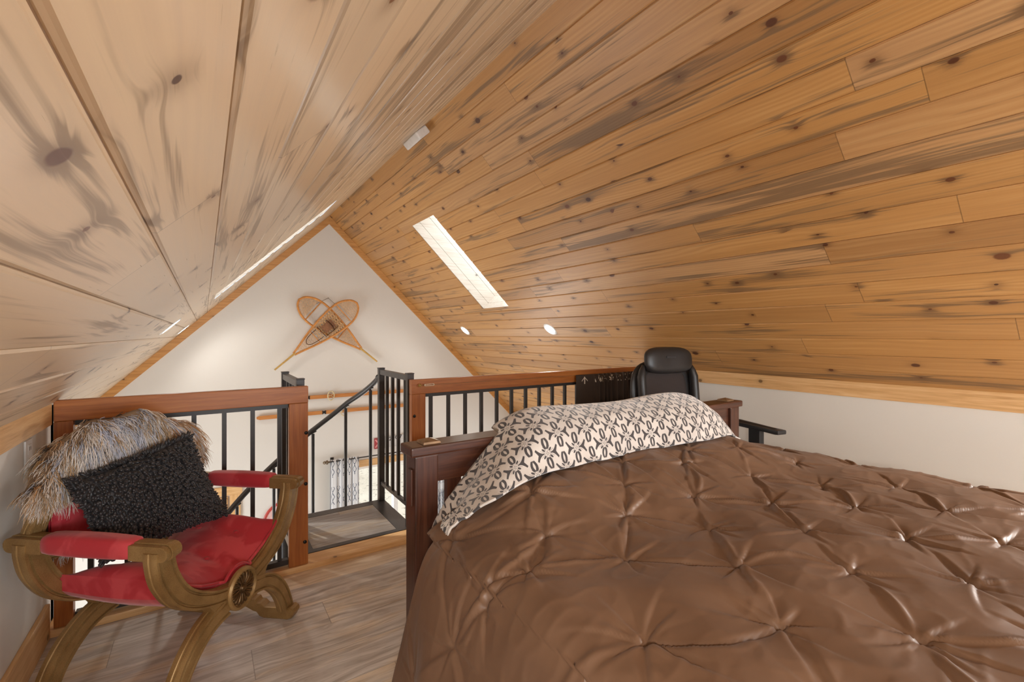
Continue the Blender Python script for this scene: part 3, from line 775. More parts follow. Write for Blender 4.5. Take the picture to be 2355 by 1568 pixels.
for lock in range(1150):
    x = random.uniform(-.365, .258); t = random.choice((random.uniform(.85, 2), random.uniform(.86, 1.2), random.uniform(1, 1.5), random.uniform(1, 2), random.uniform(1, 2), random.uniform(0, .5) if x < .05 else random.uniform(1, 1.4)))
    p, n, d = fsurf(x, t)
    if t < .6: c0, c1 = cols['tan'], cols['white']
    else:
        ctr = math.exp(-((x+.04+.25*(t-1))/.10)**2); lo = t > 1.35
        opt = [('dark', 'tan', .9), ('tan', 'white', 1.9), ('brown', 'tan', 1.0), ('grey', 'white', .6+3.0*ctr*(not lo)), ('grey', 'blue', .1+5.0*ctr*(t < 1.6)), ('orange', 'tan', .3+2.2*(lo and -.22 < x < .05)), ('orange', 'orange', 1.6*(x > .1)+1.0*(lo and x > -.2))]
        c = random.choices(opt, [w for *_, w in opt])[0]; c0, c1 = cols[c[0]], cols[c[1]]
    ln = random.uniform(.055, .10); dd = (d+Vector((random.uniform(-.35, .35), 0, random.uniform(-.1, .2)))).normalized()
    if .92 < t < 1.12: n = (n+Vector((random.uniform(-.5, .5), 0, .7))).normalized(); ln *= .8
    jt = random.uniform(.72, 1.15)
    for s in range(11):
        pp_ = p+Vector((random.gauss(0, .0045), random.gauss(0, .002), random.gauss(0, .0045))); jj = jt*random.uniform(.85, 1.15)
        strand(pp_, dd, n, ln*random.uniform(.8, 1.15), random.uniform(.0009, .0018), tuple(a*jj for a in c0), tuple(min(1, a*jj) for a in c1), .006)
me = bpy.data.meshes.new('fur'); me.from_pydata([tuple(v) for v in vs], [], fs)
ca = me.color_attributes.new('Col', 'FLOAT_COLOR', 'POINT'); ca.data.foreach_set('color', [c for q in vc for c in (*q, 1)])
me.polygons.foreach_set('use_smooth', [True]*len(me.polygons)); me.materials.append(m_fur.m)
fo = bpy.data.objects.new('fur', me); C.objects.link(fo); fo.parent = fur; fo['kind'] = 'stuff'

# ------------------------------------------------------------------ shaggy black pillow leaning in the chair
TLp, TRp, BRp, BLp = [np.array(a) for a in ((-.285, .345, .742), (.115, .300, .800), (.190, .200, .470), (-.235, .275, .478))]
nrm = np.cross(TRp-TLp, BLp-TLp); nrm /= np.linalg.norm(nrm)
if nrm[1] > 0: nrm = -nrm
def pil(u, v, s):
    base = (TLp*(1-u)+TRp*u)*(1-v)+(BLp*(1-u)+BRp*u)*v
    pin = 1-.10*(math.sin(PI*u)*abs(2*v-1)**3+math.sin(PI*v)*abs(2*u-1)**3)
    c = (TLp+TRp+BRp+BLp)/4; base = c+(base-c)*pin
    return base+nrm*s*.062*(max(0, math.sin(PI*u)*math.sin(PI*v))**.55)
mb = MB()
for s in (1, -1): mb.grid([[pil(u, v, s) for u in np.linspace(0, 1, 25)] for v in np.linspace(0, 1, 25)])
def nub(p, d, ln, r):
    d = d/np.linalg.norm(d); a = np.cross(d, [.3, .5, .8]); a /= np.linalg.norm(a); b = np.cross(d, a); R_ = []
    for f, rr in ((0, .55), (.3, .95), (.72, 1.), (.95, .62), (1.03, .12)):
        R_.append([p+d*ln*f+(a*math.cos(k*1.2566)+b*math.sin(k*1.2566))*r*rr for k in range(5)])
    mb.grid(R_, closed=True)
nu, nv = 36, 31
for i in range(nu):
    for j in range(nv):
        u = min(1, max(0, (i+.5+random.uniform(-.4, .4))/nu)); v = min(1, max(0, (j+.5+(i % 2)*.5+random.uniform(-.4, .4))/nv))
        p = pil(u, v, 1); e = 1e-2; du = pil(min(1, u+e), v, 1)-pil(max(0, u-e), v, 1); dv = pil(u, min(1, v+e), 1)-pil(u, max(0, v-e), 1)
        n_ = np.cross(du, dv); n_ = n_/(np.linalg.norm(n_)+1e-9); n_ = n_ if n_ @ nrm > 0 else -n_
        nub(p-n_*.001, n_*.62+np.array([random.uniform(-.35, .35), random.uniform(-.1, .1), -.62+random.uniform(-.3, .3)]), random.uniform(.015, .020), random.uniform(.0058, .0074))
for k in range(420):
    q = k/420*4; sd = int(q); f = q-sd+random.uniform(-.006, .006); u, v = ((f, 0), (1, f), (1-f, 1), (0, 1-f))[sd]; u, v = min(1, max(0, u)), min(1, max(0, v))
    p = pil(u, v, 1); c = (TLp+TRp+BRp+BLp)/4; nub(p, (p-c)/np.linalg.norm(p-c)+np.random.default_rng(k).normal(0, .35, 3), random.uniform(.016, .025), random.uniform(.004, .0055))
o = mb.build('throw_pillow', m_shag, None, smooth='all', normals=True); o.matrix_world = MC
tag(o, 'black shaggy chenille pillow leaning in the red armchair', 'pillow')
# ================================================================== bed
bed = thing('bed', 'dark brown wooden bed with slatted headboard and thick top cap', 'bed', (1.304, .15, 0))
HY0, HY1 = 1.204, 1.294; HX0, HX1 = .474, 2.134; CZ0, CZ1 = .857, .885
def bp(nm, mb, m, par=bed, **k):
    o = mb.build(nm, m, None, **k)
    if par is bed: return attach(o, bed)
    o.parent = par; return o
hb = bp('headboard', MB().box(.560, 2.048, HY0+.022, HY0+.060, .774, CZ0-.0005).box(.560, 2.048, HY0+.022, HY0+.060, .28, .40), m_wal_x, bevel=.002)
bp('cap_rail', MB().box(HX0, HX1, HY0, HY1, CZ0, CZ1), m_wal_x, hb, bevel=.006)
for s in (0, 1):
    X0, X1 = ((.489, .559), (2.049, 2.119))[s]
    po = bp('post', MB().box(X0, X1, HY0+.010, HY1-.008, 0, CZ0-.0005), m_wal_z, hb, bevel=.004)
    sx = X0-.006 if s == 0 else X1+.006
    pl = bp('side_plate', MB().box(min(sx, X0), max(sx, X0), HY0+.026, HY0+.052, .715, .818) if s == 0 else MB().box(X1, sx, HY0+.026, HY0+.052, .715, .818), m_wal_z, po, bevel=.002)
    cxs = .545 if s == 0 else 2.065
    bp('cap_stud', MB().add([(cxs-.027, HY0+.020, CZ1), (cxs+.027, HY0+.020, CZ1), (cxs+.027, HY0+.074, CZ1), (cxs-.027, HY0+.074, CZ1), (cxs-.025, HY0+.022, CZ1+.006), (cxs+.025, HY0+.022, CZ1+.006), (cxs+.025, HY0+.072, CZ1+.006), (cxs-.025, HY0+.072, CZ1+.006), (cxs, HY0+.047, CZ1+.014)],
       [(0, 1, 5, 4), (1, 2, 6, 5), (2, 3, 7, 6), (3, 0, 4, 7), (4, 5, 8), (5, 6, 8), (6, 7, 8), (7, 4, 8), (0, 3, 2, 1)]), plain('antique_copper_%d' % s, L(150, 128, 104), .3, .8, .15, 40.), hb)
for k in range(17):
    x = .597+.0855*k
    if x+.046 < 2.03: bp('slat', MB().box(x, x+.046, HY0+.030, HY0+.052, .40, .774), m_wal_z, hb)
for x0, x1 in ((.489, .515), (2.02, 2.046)): bp('side_rail', MB().box(x0, x1, -.86, HY0+.020, .20, .36), m_wal_x, bevel=.003)
fb = bp('footboard', MB().box(.50, 2.05, -.90, -.86, .12, .50), m_wal_x, bevel=.003)
for x in (.489, 2.0): bp('leg', MB().box(x, x+.06, -.91, -.85, 0, .52), m_wal_z, fb, bevel=.003)
bp('mattress', MB().box(.535, 2.012, -.84, HY0+.012, .36, .660), plain('mattress_ticking', L(220, 214, 206), .9), bevel=.03, seg=4)

# ------------------------------------------------------------------ pintucked duvet
path = catmull([(.350, .16), (.362, .27), (.385, .40), (.412, .53), (.443, .63), (.478, .685), (.525, .707), (.60, .712), (.9, .716), (1.3, .718), (1.7, .716), (2.02, .710), (2.065, .690), (2.095, .64), (2.105, .55), (2.11, .42)], 12)
dd_ = np.r_[0, np.cumsum(np.linalg.norm(np.diff(path, axis=0), axis=1))]
a0 = np.interp(1.0, path[:, 0], dd_)-1.0            # so that arc - a0 equals X on the top
na = int(dd_[-1]/.0045); arcs = np.linspace(0, dd_[-1], na)
PX = np.interp(arcs, dd_, path[:, 0]); PZ = np.interp(arcs, dd_, path[:, 1]); A = arcs-a0
ny = 480; q = np.linspace(0, 1, ny)
AA, QQ = np.meshgrid(A, q, indexing='ij'); X0 = np.repeat(PX[:, None], ny, 1); Z0 = np.repeat(PZ[:, None], ny, 1)
yend = np.where(AA < .47, 1.055+.10*sstep(.45, .05, AA)*0+.07*sstep(.40, -.05, AA), 1.10+.04*sstep(1.6, 1.95, AA))
YY = -.95+(yend+.95)*QQ
wx = sstep(.50, .74, X0)*(1-sstep(1.66, 1.96, X0)); rise = wx*sstep(.70, 1.04, YY)*.080
Zb = Z0+rise; Xb = X0.copy(); Yb = YY.copy()
# bulging folds in the hanging side
dr = sstep(.46, .25, AA); Xb -= dr*(.016*np.sin(YY*9+.6)+.010*np.sin(YY*21+2)+.005*np.sin(YY*37))*sstep(.46, .1, AA)
N = np.zeros(X0.shape+(3,)); tx = np.gradient(PX); tz = np.gradient(PZ); ln = np.hypot(tx, tz)
N[..., 0] = (-tz/ln)[:, None]; N[..., 2] = (tx/ln)[:, None]
ky = .080*wx*np.gradient(sstep(.70, 1.04, YY), axis=1)/np.gradient(YY, axis=1); N[..., 1] = -ky; N /= np.linalg.norm(N, axis=2, keepdims=True)
Hh = np.full(X0.shape, 1e9); fold = np.zeros(X0.shape); nodes = []
wpx = AA+.016*(vnoise(AA*7+50, YY*7+50, 3)-.5); wpy = YY+.016*(vnoise(AA*7+90, YY*7+20, 4)-.5)
rr = np.random.default_rng(11)
nodes += [(.705, .962), (.90, .82), (.985, .905), (.84, 1.055), (1.30, .93), (1.165, .80), (1.04, .665), (.915, .525), (.755, .690), (.548, .755), (.500, 1.0), (.448, .78), (.575, .485), (1.64, .945), (1.48, .80), (1.80, .82), (1.635, .660), (1.325, .655),
          (2.02, .695), (1.815, .530), (1.495, .525), (1.205, .520), (1.08, .380), (1.365, .380), (1.67, .380), (2.035, .398), (1.515, .247), (1.225, .234), (.78, .380), (.935, .237)]
for j in range(-10, 6):
    for i in range(-5, 7):
        nx_ = .803+.305*i+(.1525 if j % 2 else 0); ny_ = .39+.15*j
        if not (-.35 < nx_ < 2.3): continue
        if min([math.hypot(nx_-a, ny_-b) for a, b in nodes]+[9]) > .115: nodes.append((nx_+rr.normal(0, .008), ny_+rr.normal(0, .006)))
for (nx_, ny_) in nodes:
    dx, dy = wpx-nx_, wpy-ny_; d = np.hypot(dx, dy); Hh = np.minimum(Hh, d); m = d < .17
    th = np.arctan2(dy, dx)[m]; dm = d[m]; k = rr.integers(4, 7); ph = rr.random()*6.28
    th = th+.55*(vnoise(AA[m]*16+nx_*9, YY[m]*16+ny_*7, 5)-.5)
    w1 = np.abs(np.cos(k/2*th+ph)); w2 = np.abs(np.cos((k+4)/2*th+ph*2.3))
    am = np.exp(-dm/.060)*np.clip(dm/.012, 0, 1)
    fold[m] += am*(.0065*(w1**.5-.64)+.003*(w2**.5-.64)*np.exp(-dm/.04))
    # sharp one-sided creases running out of the tuck
    for q_ in range(8):
        an = 2*PI*(q_+rr.uniform(-.3, .3))/8; Lr = rr.uniform(.07, .165); am_ = rr.uniform(.0035, .0085)*rr.choice((1, -1))
        dxm, dym = dx[m], dy[m]; t = dxm*math.cos(an)+dym*math.sin(an); e = -dxm*math.sin(an)+dym*math.cos(an)-rr.normal(0, .10)*t*t/.15
        k_ = (t > 0) & (t < Lr); add = np.zeros(t.shape)
        add[k_] = am_*1.1*np.tanh(e[k_]/.0022)*np.exp(-np.abs(e[k_])/(.007+.16*t[k_]))*np.clip(t[k_]/.014, 0, 1)*(1-t[k_]/Lr)
        fold[m] += add
# creases pulled from tuck to tuck
crease = np.zeros(X0.shape); nd = np.array(nodes)
for a in range(len(nd)):
    for b in range(a+1, len(nd)):
        v_ = nd[b]-nd[a]; l_ = np.hypot(*v_)
        if l_ > .24 or rr.random() < .30: continue
        st_ = rr.uniform(.35, 1.)*rr.choice((1, -1), p=(.6, .4))
        bend = rr.normal(0, .012)
        dx, dy = wpx-nd[a][0], wpy-nd[a][1]; t = (dx*v_[0]+dy*v_[1])/l_**2; e = (-dx*v_[1]+dy*v_[0])/l_-bend*np.sin(np.clip(t, 0, 1)*PI)
        m = (t > 0) & (t < 1) & (np.abs(e) < .06)
        prof = np.tanh(e[m]/.003)*np.exp(-np.abs(e[m])/.020)*.55+np.exp(-(e[m]/.007)**2)*.7
        crease[m] += st_*.0095*prof*np.sin(t[m]*PI)**.5
puff = .013*(1-np.exp(-(Hh/.085)**1.6))-.009*np.exp(-(Hh/.010)**2)
big = .012*(vnoise(AA*4.2+7, YY*4.2+3, 8)-.5)+.004*(vnoise(AA*11+7, YY*9+3, 9)-.5)
wr = .0018*(1-np.abs(2*vnoise(AA*13+YY*9+30, YY*24-AA*6+30, 10)-1))**3
D = puff+fold+crease+big+wr
edge = sstep(0, .02, QQ)*1.0; D = D*np.clip((1-QQ)*30, .25, 1)*(.55+.45*sstep(.30, .50, AA))
PT = np.stack([Xb+N[..., 0]*D, Yb+N[..., 1]*D, Zb+N[..., 2]*D], -1)
UVd = np.stack([AA, YY], -1)
dv_ = MB().grid(PT, UVd).build('duvet', m_duvet, smooth='all', normals=False)
md = dv_.modifiers.new('s', 'SOLIDIFY'); md.thickness = .006; md.offset = 0
tag(dv_, 'brown pintucked sateen duvet spread over the bed', 'duvet')

def duvet_z(x, y):
    i = int(np.clip(np.interp(x+a0-.0, arcs, np.arange(na)), 0, na-1)); j = np.searchsorted(YY[i], y)
    return -9 if j >= ny-1 or x < .50 or x > 2.0 else float(PT[max(0, i-1):i+2, max(0, j-2):j+2, 2].max())
# ------------------------------------------------------------------ fleece blanket over the pillows
T = np.array([(.520, 1.10, .640), (.604, 1.155, .743), (.689, 1.165, .826), (.745, 1.165, .880), (.79, 1.165, .925), (.882, 1.165, .957), (1.067, 1.165, .950), (1.28, 1.165, .944), (1.42, 1.165, .952), (1.529, 1.165, .957), (1.62, 1.165, .953), (1.699, 1.165, .936), (1.78, 1.165, .892), (1.854, 1.16, .820), (1.925, 1.15, .735)])
B = np.array([(.470, 1.035, .660), (.556, 1.022, .742), (.606, .975, .788), (.66, .985, .800), (.72, 1.0, .806), (.80, 1.01, .810), (.95, 1.018, .812), (1.12, 1.02, .812), (1.24, 1.02, .812), (1.38, 1.005, .812), (1.50, 1.0, .812), (1.60, 1.005, .808), (1.70, 1.02, .800), (1.80, 1.045, .770), (1.90, 1.07, .730)])
T2, B2 = resample(catmull(T, 16), 200), resample(catmull(B, 16), 200); ns = 200; nt_ = 60
Pf = np.zeros((ns, nt_+14, 3)); Uf = np.zeros((ns, nt_+14, 2)); s_ = np.linspace(0, 1, ns)
sl = np.r_[0, np.cumsum(np.linalg.norm(np.diff((T2+B2)/2, axis=0), axis=1))]
for i in range(ns):
    e = math.sin(PI*min(1, max(0, s_[i])))**.5; acc = 0; prev = None
    for k in range(nt_):
        t = k/(nt_-1); base = B2[i]*(1-t)+T2[i]*t
        bul = .034*e*math.sin(PI*t**1.15)
        p_ = base+np.array([0, -.80, .62])*bul
        w = .010*(vnoise(np.array(sl[i]*5.), np.array(t*2.2+3), 21)-.5)+.006*(vnoise(np.array(sl[i]*16.), np.array(t*4+3), 22)-.5)
        w += .007*math.exp(-((s_[i]-.70)/.012)**2)*math.sin(t*9)*(1-t)*1.2+.005*math.exp(-((s_[i]-.84)/.010)**2)*math.sin(t*7+1)
        w += .010*(1-t)**6*(.5+.5*math.sin(sl[i]*38+2*math.sin(sl[i]*9)))
        p_ = p_+np.array([0, -.75, .66])*w
        dz_ = duvet_z(p_[0], p_[1])+.008
        if p_[2] < dz_: p_[2] = dz_
        acc += 0 if prev is None else np.linalg.norm(p_-prev); prev = p_; Pf[i, k] = p_; Uf[i, k] = (sl[i], acc)
    for k in range(14):
        t = (k+1)/14; p_ = T2[i]+np.array([0, .085*math.sin(t*PI/2), .010*math.sin(t*PI)-(T2[i][2]-min(T2[i][2], .905))*t*t])
        if p_[1] > HY0-.012: p_[2] = max(p_[2], min(T2[i][2], .895)) if T2[i][2] > .90 else p_[2]; 
        if T2[i][2] <= .90: p_[1] = min(p_[1], HY0-.006+.0*t)
        acc += np.linalg.norm(p_-prev); prev = p_; Pf[i, nt_+k] = p_; Uf[i, nt_+k] = (sl[i], acc)
fl = MB().grid(Pf, Uf).build('fleece_blanket', m_fleece, smooth='all', normals=False)
md = fl.modifiers.new('s', 'SOLIDIFY'); md.thickness = .006; md.offset = 0
tag(fl, 'cream fleece blanket with dark star-flower print over the pillows at the headboard', 'blanket')
# ================================================================== black office chair
oc = thing('office_chair', 'black leather and mesh high-back office chair behind the bed headboard', 'office chair', (2.437, 1.707, 0), -.24)
def opart(nm, mb, m, par=oc, **k): o = mb.build(nm, m, None, **k); o.parent = par; return o
def slab(mb, sx, sz, th, yf, zc, n=2.6, e=.35, rows=18, xc=0):
    """soft cushion: superellipse outline in x-z, thickness th around depth yf(x,z)"""
    R_ = []
    for t in np.linspace(-PI/2, PI/2, rows):
        sc = math.cos(t)**e; dy = math.sin(t)*th/2; row = []
        for a in np.linspace(0, 2*PI, 40, endpoint=False):
            x = sx*sc*math.copysign(abs(math.cos(a))**(2/n), math.cos(a)); z = sz*sc*math.copysign(abs(math.sin(a))**(2/n), math.sin(a))
            row.append((xc+x, yf(x, z)+dy, zc+z))
        R_.append(row)
    mb.grid(R_, closed=True); mb.add(R_[0], [tuple(range(40))]); mb.add(R_[-1], [tuple(range(40))]); return mb
byf = lambda x, z: .22+.10*z-.30*x*x+.04*z*z
back = opart('backrest', slab(MB(), .262, .285, .06, lambda x, z: .245+.10*z-.30*x*x, .745, 3.4), m_leather, smooth='all')
opart('mesh_panel', slab(MB(), .168, .235, .030, lambda x, z: .218+.10*z-.25*x*x, .735, 5., .2), m_mesh, back, smooth='all')
for s in (1, -1):
    pts = [(s*(.205-.02*max(0, q-.85)/.15), .205+.10*(z-.745)-.028, z) for q, z in zip(np.linspace(0, 1, 14), np.linspace(.49, 1.005, 14))]
    opart('bolster', MB().tube(pts, [.012]+[.030]*11+[.024, .010], 14, flat=.9), m_leather, back, smooth='all')
hd = opart('headrest', slab(MB(), .182, .086, .085, lambda x, z: .205+.10*z-.45*x*x, 1.034, 3.2, .5), m_leather, smooth='all')
opart('stitched_badge', MB().box(-.036, .036, .1595, .166, 1.050, 1.062), m_plast, hd, bevel=.001)
opart('seat', slab(MB(), .255, .055, .50, lambda x, z: -.02+0*x, .475, 3.5, .3), m_leather, smooth='all')
for s in (1, -1):
    x = s*.355
    arm = opart('armrest', MB().tube([(x, .02, .655), (x, -.30, .645)], .022, 12, flat=.9).box(x-.034, x+.034, -.335, .02, .634, .660), m_plast, bevel=.008, smooth=True)
    opart('arm_post', MB().box(x-.018, x+.018, -.20, -.12, .42, .634).box(min(x, s*.24), max(x, s*.24), -.20, -.12, .405, .425), m_plast, arm, bevel=.004)
    opart('arm_brace', MB().box(x-.010, x+.010, .0, .018, .42, .634), m_plast, arm)
opart('spine', MB().tube([(0, .10, .42), (0, .26, .42), (0, .30, .60), (0, .30, .80)], .022, 10), m_plast, smooth=True)
opart('gas_post', MB().tube([(0, 0, .09), (0, 0, .30), (0, 0, .42)], [.030, .026, .020], 14), m_plast, smooth=True)
bs = opart('base', MB().lathe([(.0, .075), (.045, .075), (.045, .115), (0, .12)], n=20), m_plast, smooth=True)
for k in range(5):
    a = 2*PI*k/5+.3; c_, s_2 = math.cos(a), math.sin(a)
    opart('base_leg', MB().tube([(.03*c_, .03*s_2, .098), (.16*c_, .16*s_2, .090), (.275*c_, .275*s_2, .078)], [.024, .018, .013], 10), m_plast, bs, smooth=True)
    opart('caster', MB().lathe([(0, -.024), (.022, -.024), (.0275, -.018), (.0275, .018), (.022, .024), (0, .024)], (.275*c_, .275*s_2, .0285), 18, mat=Matrix.Rotation(a, 4, 'Z') @ Matrix.Rotation(PI/2, 4, 'X')).tube([(.275*c_, .275*s_2, .05), (.275*c_, .275*s_2, .085)], .006, 8), m_plast, bs, smooth=True)
# ================================================================== things on the gable wall
def snowshoe(name, label, tail, toe, yw, front):
    tail, toe = np.array(tail), np.array(toe); ax = toe-tail; Ln = np.linalg.norm(ax); ax /= Ln; nr = np.array([-ax[1], ax[0]])
    t = thing(name, label, 'snowshoe', (float(tail[0]), yw, float(tail[1])), 0, 'crossed snowshoes on the gable wall')
    ht, hw = [.22, .30, .40, .52, .64, .74, .82, .89, .945, .98, 1.0], [.010, .036, .072, .108, .134, .147, .147, .130, .095, .055, .0]
    half = lambda f: float(np.interp(f, ht, hw))
    def P(f, w, dy=0.): q = tail+ax*Ln*f+nr*w; return (q[0], yw+dy, q[1])
    cs = catmull([(a, b) for a, b in zip(ht, hw)], 6)
    def part(nm, mb, m, par=None, **k):
        o = mb.build(nm, m, None, smooth=True, **k)
        if par is None: attach(o, t)
        else: o.parent = par
        return o
    fr = part('frame', MB().tube([P(a, b) for a, b in cs]+[P(a, -b) for a, b in cs[::-1][1:]], .0125, 8), m_ash)
    part('tail', MB().tube([P(0, 0), P(.12, 0), P(.235, 0)], [.016, .018, .022], 8, flat=.6), m_ash2, fr)
    for f in (.83, .47): part('crossbar', MB().tube([P(f, half(f)), P(f, 0, -.003), P(f, -half(f))], .0135, 8, flat=.5), m_ash, fr)
    lac = MB(); lr = .0022
    def line(f0, w0, f1, w1, r=lr):
        a, b = np.array([f0*Ln, w0]), np.array([f1*Ln, w1]); N_ = 60; q = a+(b-a)*np.linspace(0, 1, N_)[:, None]
        ok = [abs(w) < half(f/Ln)-.004 and f/Ln > .27 for f, w in q]
        i = 0
        while i < N_:
            if ok[i]:
                j = i
                while j+1 < N_ and ok[j+1]: j += 1
                if j > i+1: lac.tube([P(q[i][0]/Ln, q[i][1], random.uniform(-.003, .003)), P(q[j][0]/Ln, q[j][1], random.uniform(-.003, .003))], r, 4, caps=False)
                i = j+1
            else: i += 1
    for (f0, f1, sp_) in ((.27, .46, .020), (.85, .99, .019)):
        for ang in (58, -58, 90):
            ca, sa = math.cos(math.radians(ang)), math.sin(math.radians(ang)); rng_ = (f1-f0)*Ln
            for c in np.arange(-.35, .35+rng_, sp_*(1 if ang != 90 else 1.3)):
                fm = f0*Ln+c; e = .4
                a, b = np.array([fm-ca*e, -sa*e]), np.array([fm+ca*e, sa*e]); q = a+(b-a)*np.linspace(0, 1, 120)[:, None]
                q = q[(q[:, 0] > f0*Ln) & (q[:, 0] < f1*Ln) & (np.abs(q[:, 1]) < [max(0, half(x/Ln)-.003) for x in q[:, 0]])]
                if len(q) > 2: lac.tube([P(q[0][0]/Ln, q[0][1], random.uniform(-.003, .003)), P(q[-1][0]/Ln, q[-1][1], random.uniform(-.003, .003))], lr, 4, caps=False)
    hi = .70 if not front else .76
    for ang in (62, -62, 90, 0):
        ca, sa = math.cos(math.radians(ang)), math.sin(math.radians(ang))
        for c in np.arange(-.5, .9, .033 if ang else 9):
            a, b = np.array([.48*Ln+c-ca*.5, -sa*.5]), np.array([.48*Ln+c+ca*.5, sa*.5]); q = a+(b-a)*np.linspace(0, 1, 150)[:, None]
            q = q[(q[:, 0] > .48*Ln) & (q[:, 0] < hi*Ln) & (np.abs(q[:, 1]) < [max(0, half(x/Ln)-.003) for x in q[:, 0]])]
            if len(q) > 2: lac.tube([P(q[0][0]/Ln, q[0][1], random.uniform(-.004, .004)), P(q[-1][0]/Ln, q[-1][1], random.uniform(-.004, .004))], .0034, 5, caps=False)
    for w in np.linspace(-.11, .11, 10):
        if not front: continue
        a = P(.76, w*.9); b = P(.83, w*.9); lac.tube([a, b], .0026, 4, caps=False)
    part('lacing', lac, m_raw, fr)
    if front:
        pl = MB().obox(P(.63, .0, -.012), (ax[0], 0, ax[1]), (nr[0], 0, nr[1]), (0, 1, 0), .075, .050, .003)
        bd = part('binding', pl, m_raw2, fr)
        part('strap', MB().tube([P(.655, .075, -.008), P(.66, .03, -.026), P(.66, -.03, -.026), P(.655, -.075, -.008)], .017, 8, flat=.25), m_strap, bd)
        part('strap', MB().tube([P(.55, .080, -.008), P(.545, .0, -.016), P(.55, -.085, -.008)], .010, 8, flat=.3), m_strap, bd)
        lp = [P(.52, .062, -.012), P(.46, .060, -.018), P(.40, .045, -.022), P(.372, .015, -.022), P(.375, -.02, -.022), P(.41, -.042, -.02), P(.47, -.055, -.016), P(.53, -.060, -.012)]
        part('heel_strap', MB().tube([tuple(p) for p in catmull(lp, 6)], .0075, 8, flat=.5), m_strap, bd)
        part('strap', MB().tube([P(.56, -.075, -.010), P(.65, -.080, -.012), P(.70, -.075, -.010)], .009, 8, flat=.35), m_strap, bd)
    else:
        nail = (1.276, GY-.012, 1.652)
        part('hanging_wire', MB().tube([(1.135, GY-.03, 1.575), nail], .0022, 6).tube([nail, (1.40, GY-.04, 1.53)], .0022, 6).tube([(1.276, GY-.016, 1.652), (1.276, GY, 1.652)], .005, 8), m_wire)
    return t
snowshoe('snowshoe', 'wooden snowshoe with dark leather binding, on top of the crossed pair', (.673, .790), (1.605, 1.600), GY-.075, True)
snowshoe('snowshoe', 'wooden snowshoe hung behind the one with the leather binding', (1.874, .847), (.940, 1.618), GY-.038, False)

def ski(label, x0, x1, z, gap, tip):
    t = thing('ski', label, 'ski', (x0, GY-.02, z), 0, 'old skis on the gable wall'); w = .022
    pts = [(x0, z-.010), (x0+.03, z-w), (gap[0], z-w), (gap[0], z+w), (x0+.03, z+w), (x0, z+.012)]
    attach(MB().prism(pts, 'y', GY-.034, GY-.014).build('tail_section', m_ski, bevel=.002), t)
    b = attach(MB().box(gap[0], gap[1], GY-.032, GY-.012, z-.014, z+.014).box(gap[0]-.004, gap[0]+.006, GY-.038, GY-.012, z-.021, z+.021).box(gap[1]-.006, gap[1]+.004, GY-.038, GY-.012, z-.021, z+.021).build('binding', m_bind), t)
    c = catmull([(gap[1], 0), (x1-.25, 0), (x1-.08, -.02), (x1, -.07)], 6)
    R_ = [[(x, GY-.034+dy+(0 if 1 else 0), z-w), (x, GY-.014+dy, z-w), (x, GY-.014+dy, z+w), (x, GY-.034+dy, z+w)] for x, dy in c]
    mb = MB().grid(R_, closed=True); mb.add(R_[0], [(0, 1, 2, 3)]); mb.add(R_[-1], [(3, 2, 1, 0)])
    attach(mb.build('fore_section', m_ski), t); return t
ski('upper brown wooden ski mounted level on the white gable wall', .70, 2.44, .437, (1.015, 1.055), 0)
ski('lower brown wooden ski mounted level on the white gable wall', .495, 2.46, .243, (1.205, 1.24), 0)
def pole(label, xb, z, off):
    t = thing('ski_pole', label, 'ski pole', (xb, GY-.04, z), 0, 'old ski poles on the gable wall')
    attach(MB().tube([(xb-.72, GY-.0075, z), (xb+.035, GY-.0075, z)], .006, 8).tube([(xb+.035, GY-.0075, z), (xb+.085, GY-.0075, z+.002)], [.005, .002], 8).build('shaft', m_bask, smooth=True), t)
    ring = [(xb+.012*math.cos(a)+.028*math.cos(a), GY-.045+.012*math.cos(a), z+off+.056*math.sin(a)) for a in np.linspace(0, 2*PI, 25)]
    bk_ = attach(MB().tube(ring, .0065, 8, caps=False).build('basket_ring', m_bask, smooth=True), t)
    for s in (1, -1):
        MB().tube([(xb-.034, GY-.044, z+off+s*.004), (xb, GY-.04, z+off), (xb+.034, GY-.044, z+off-s*.03)], .003, 6).build('basket_spoke', m_bask, bk_, smooth=True)
pole('ski pole with round cane basket beside the upper ski', 1.30, .437, .008)
pole('ski pole with round cane basket beside the lower ski', 1.455, .243, -.006)

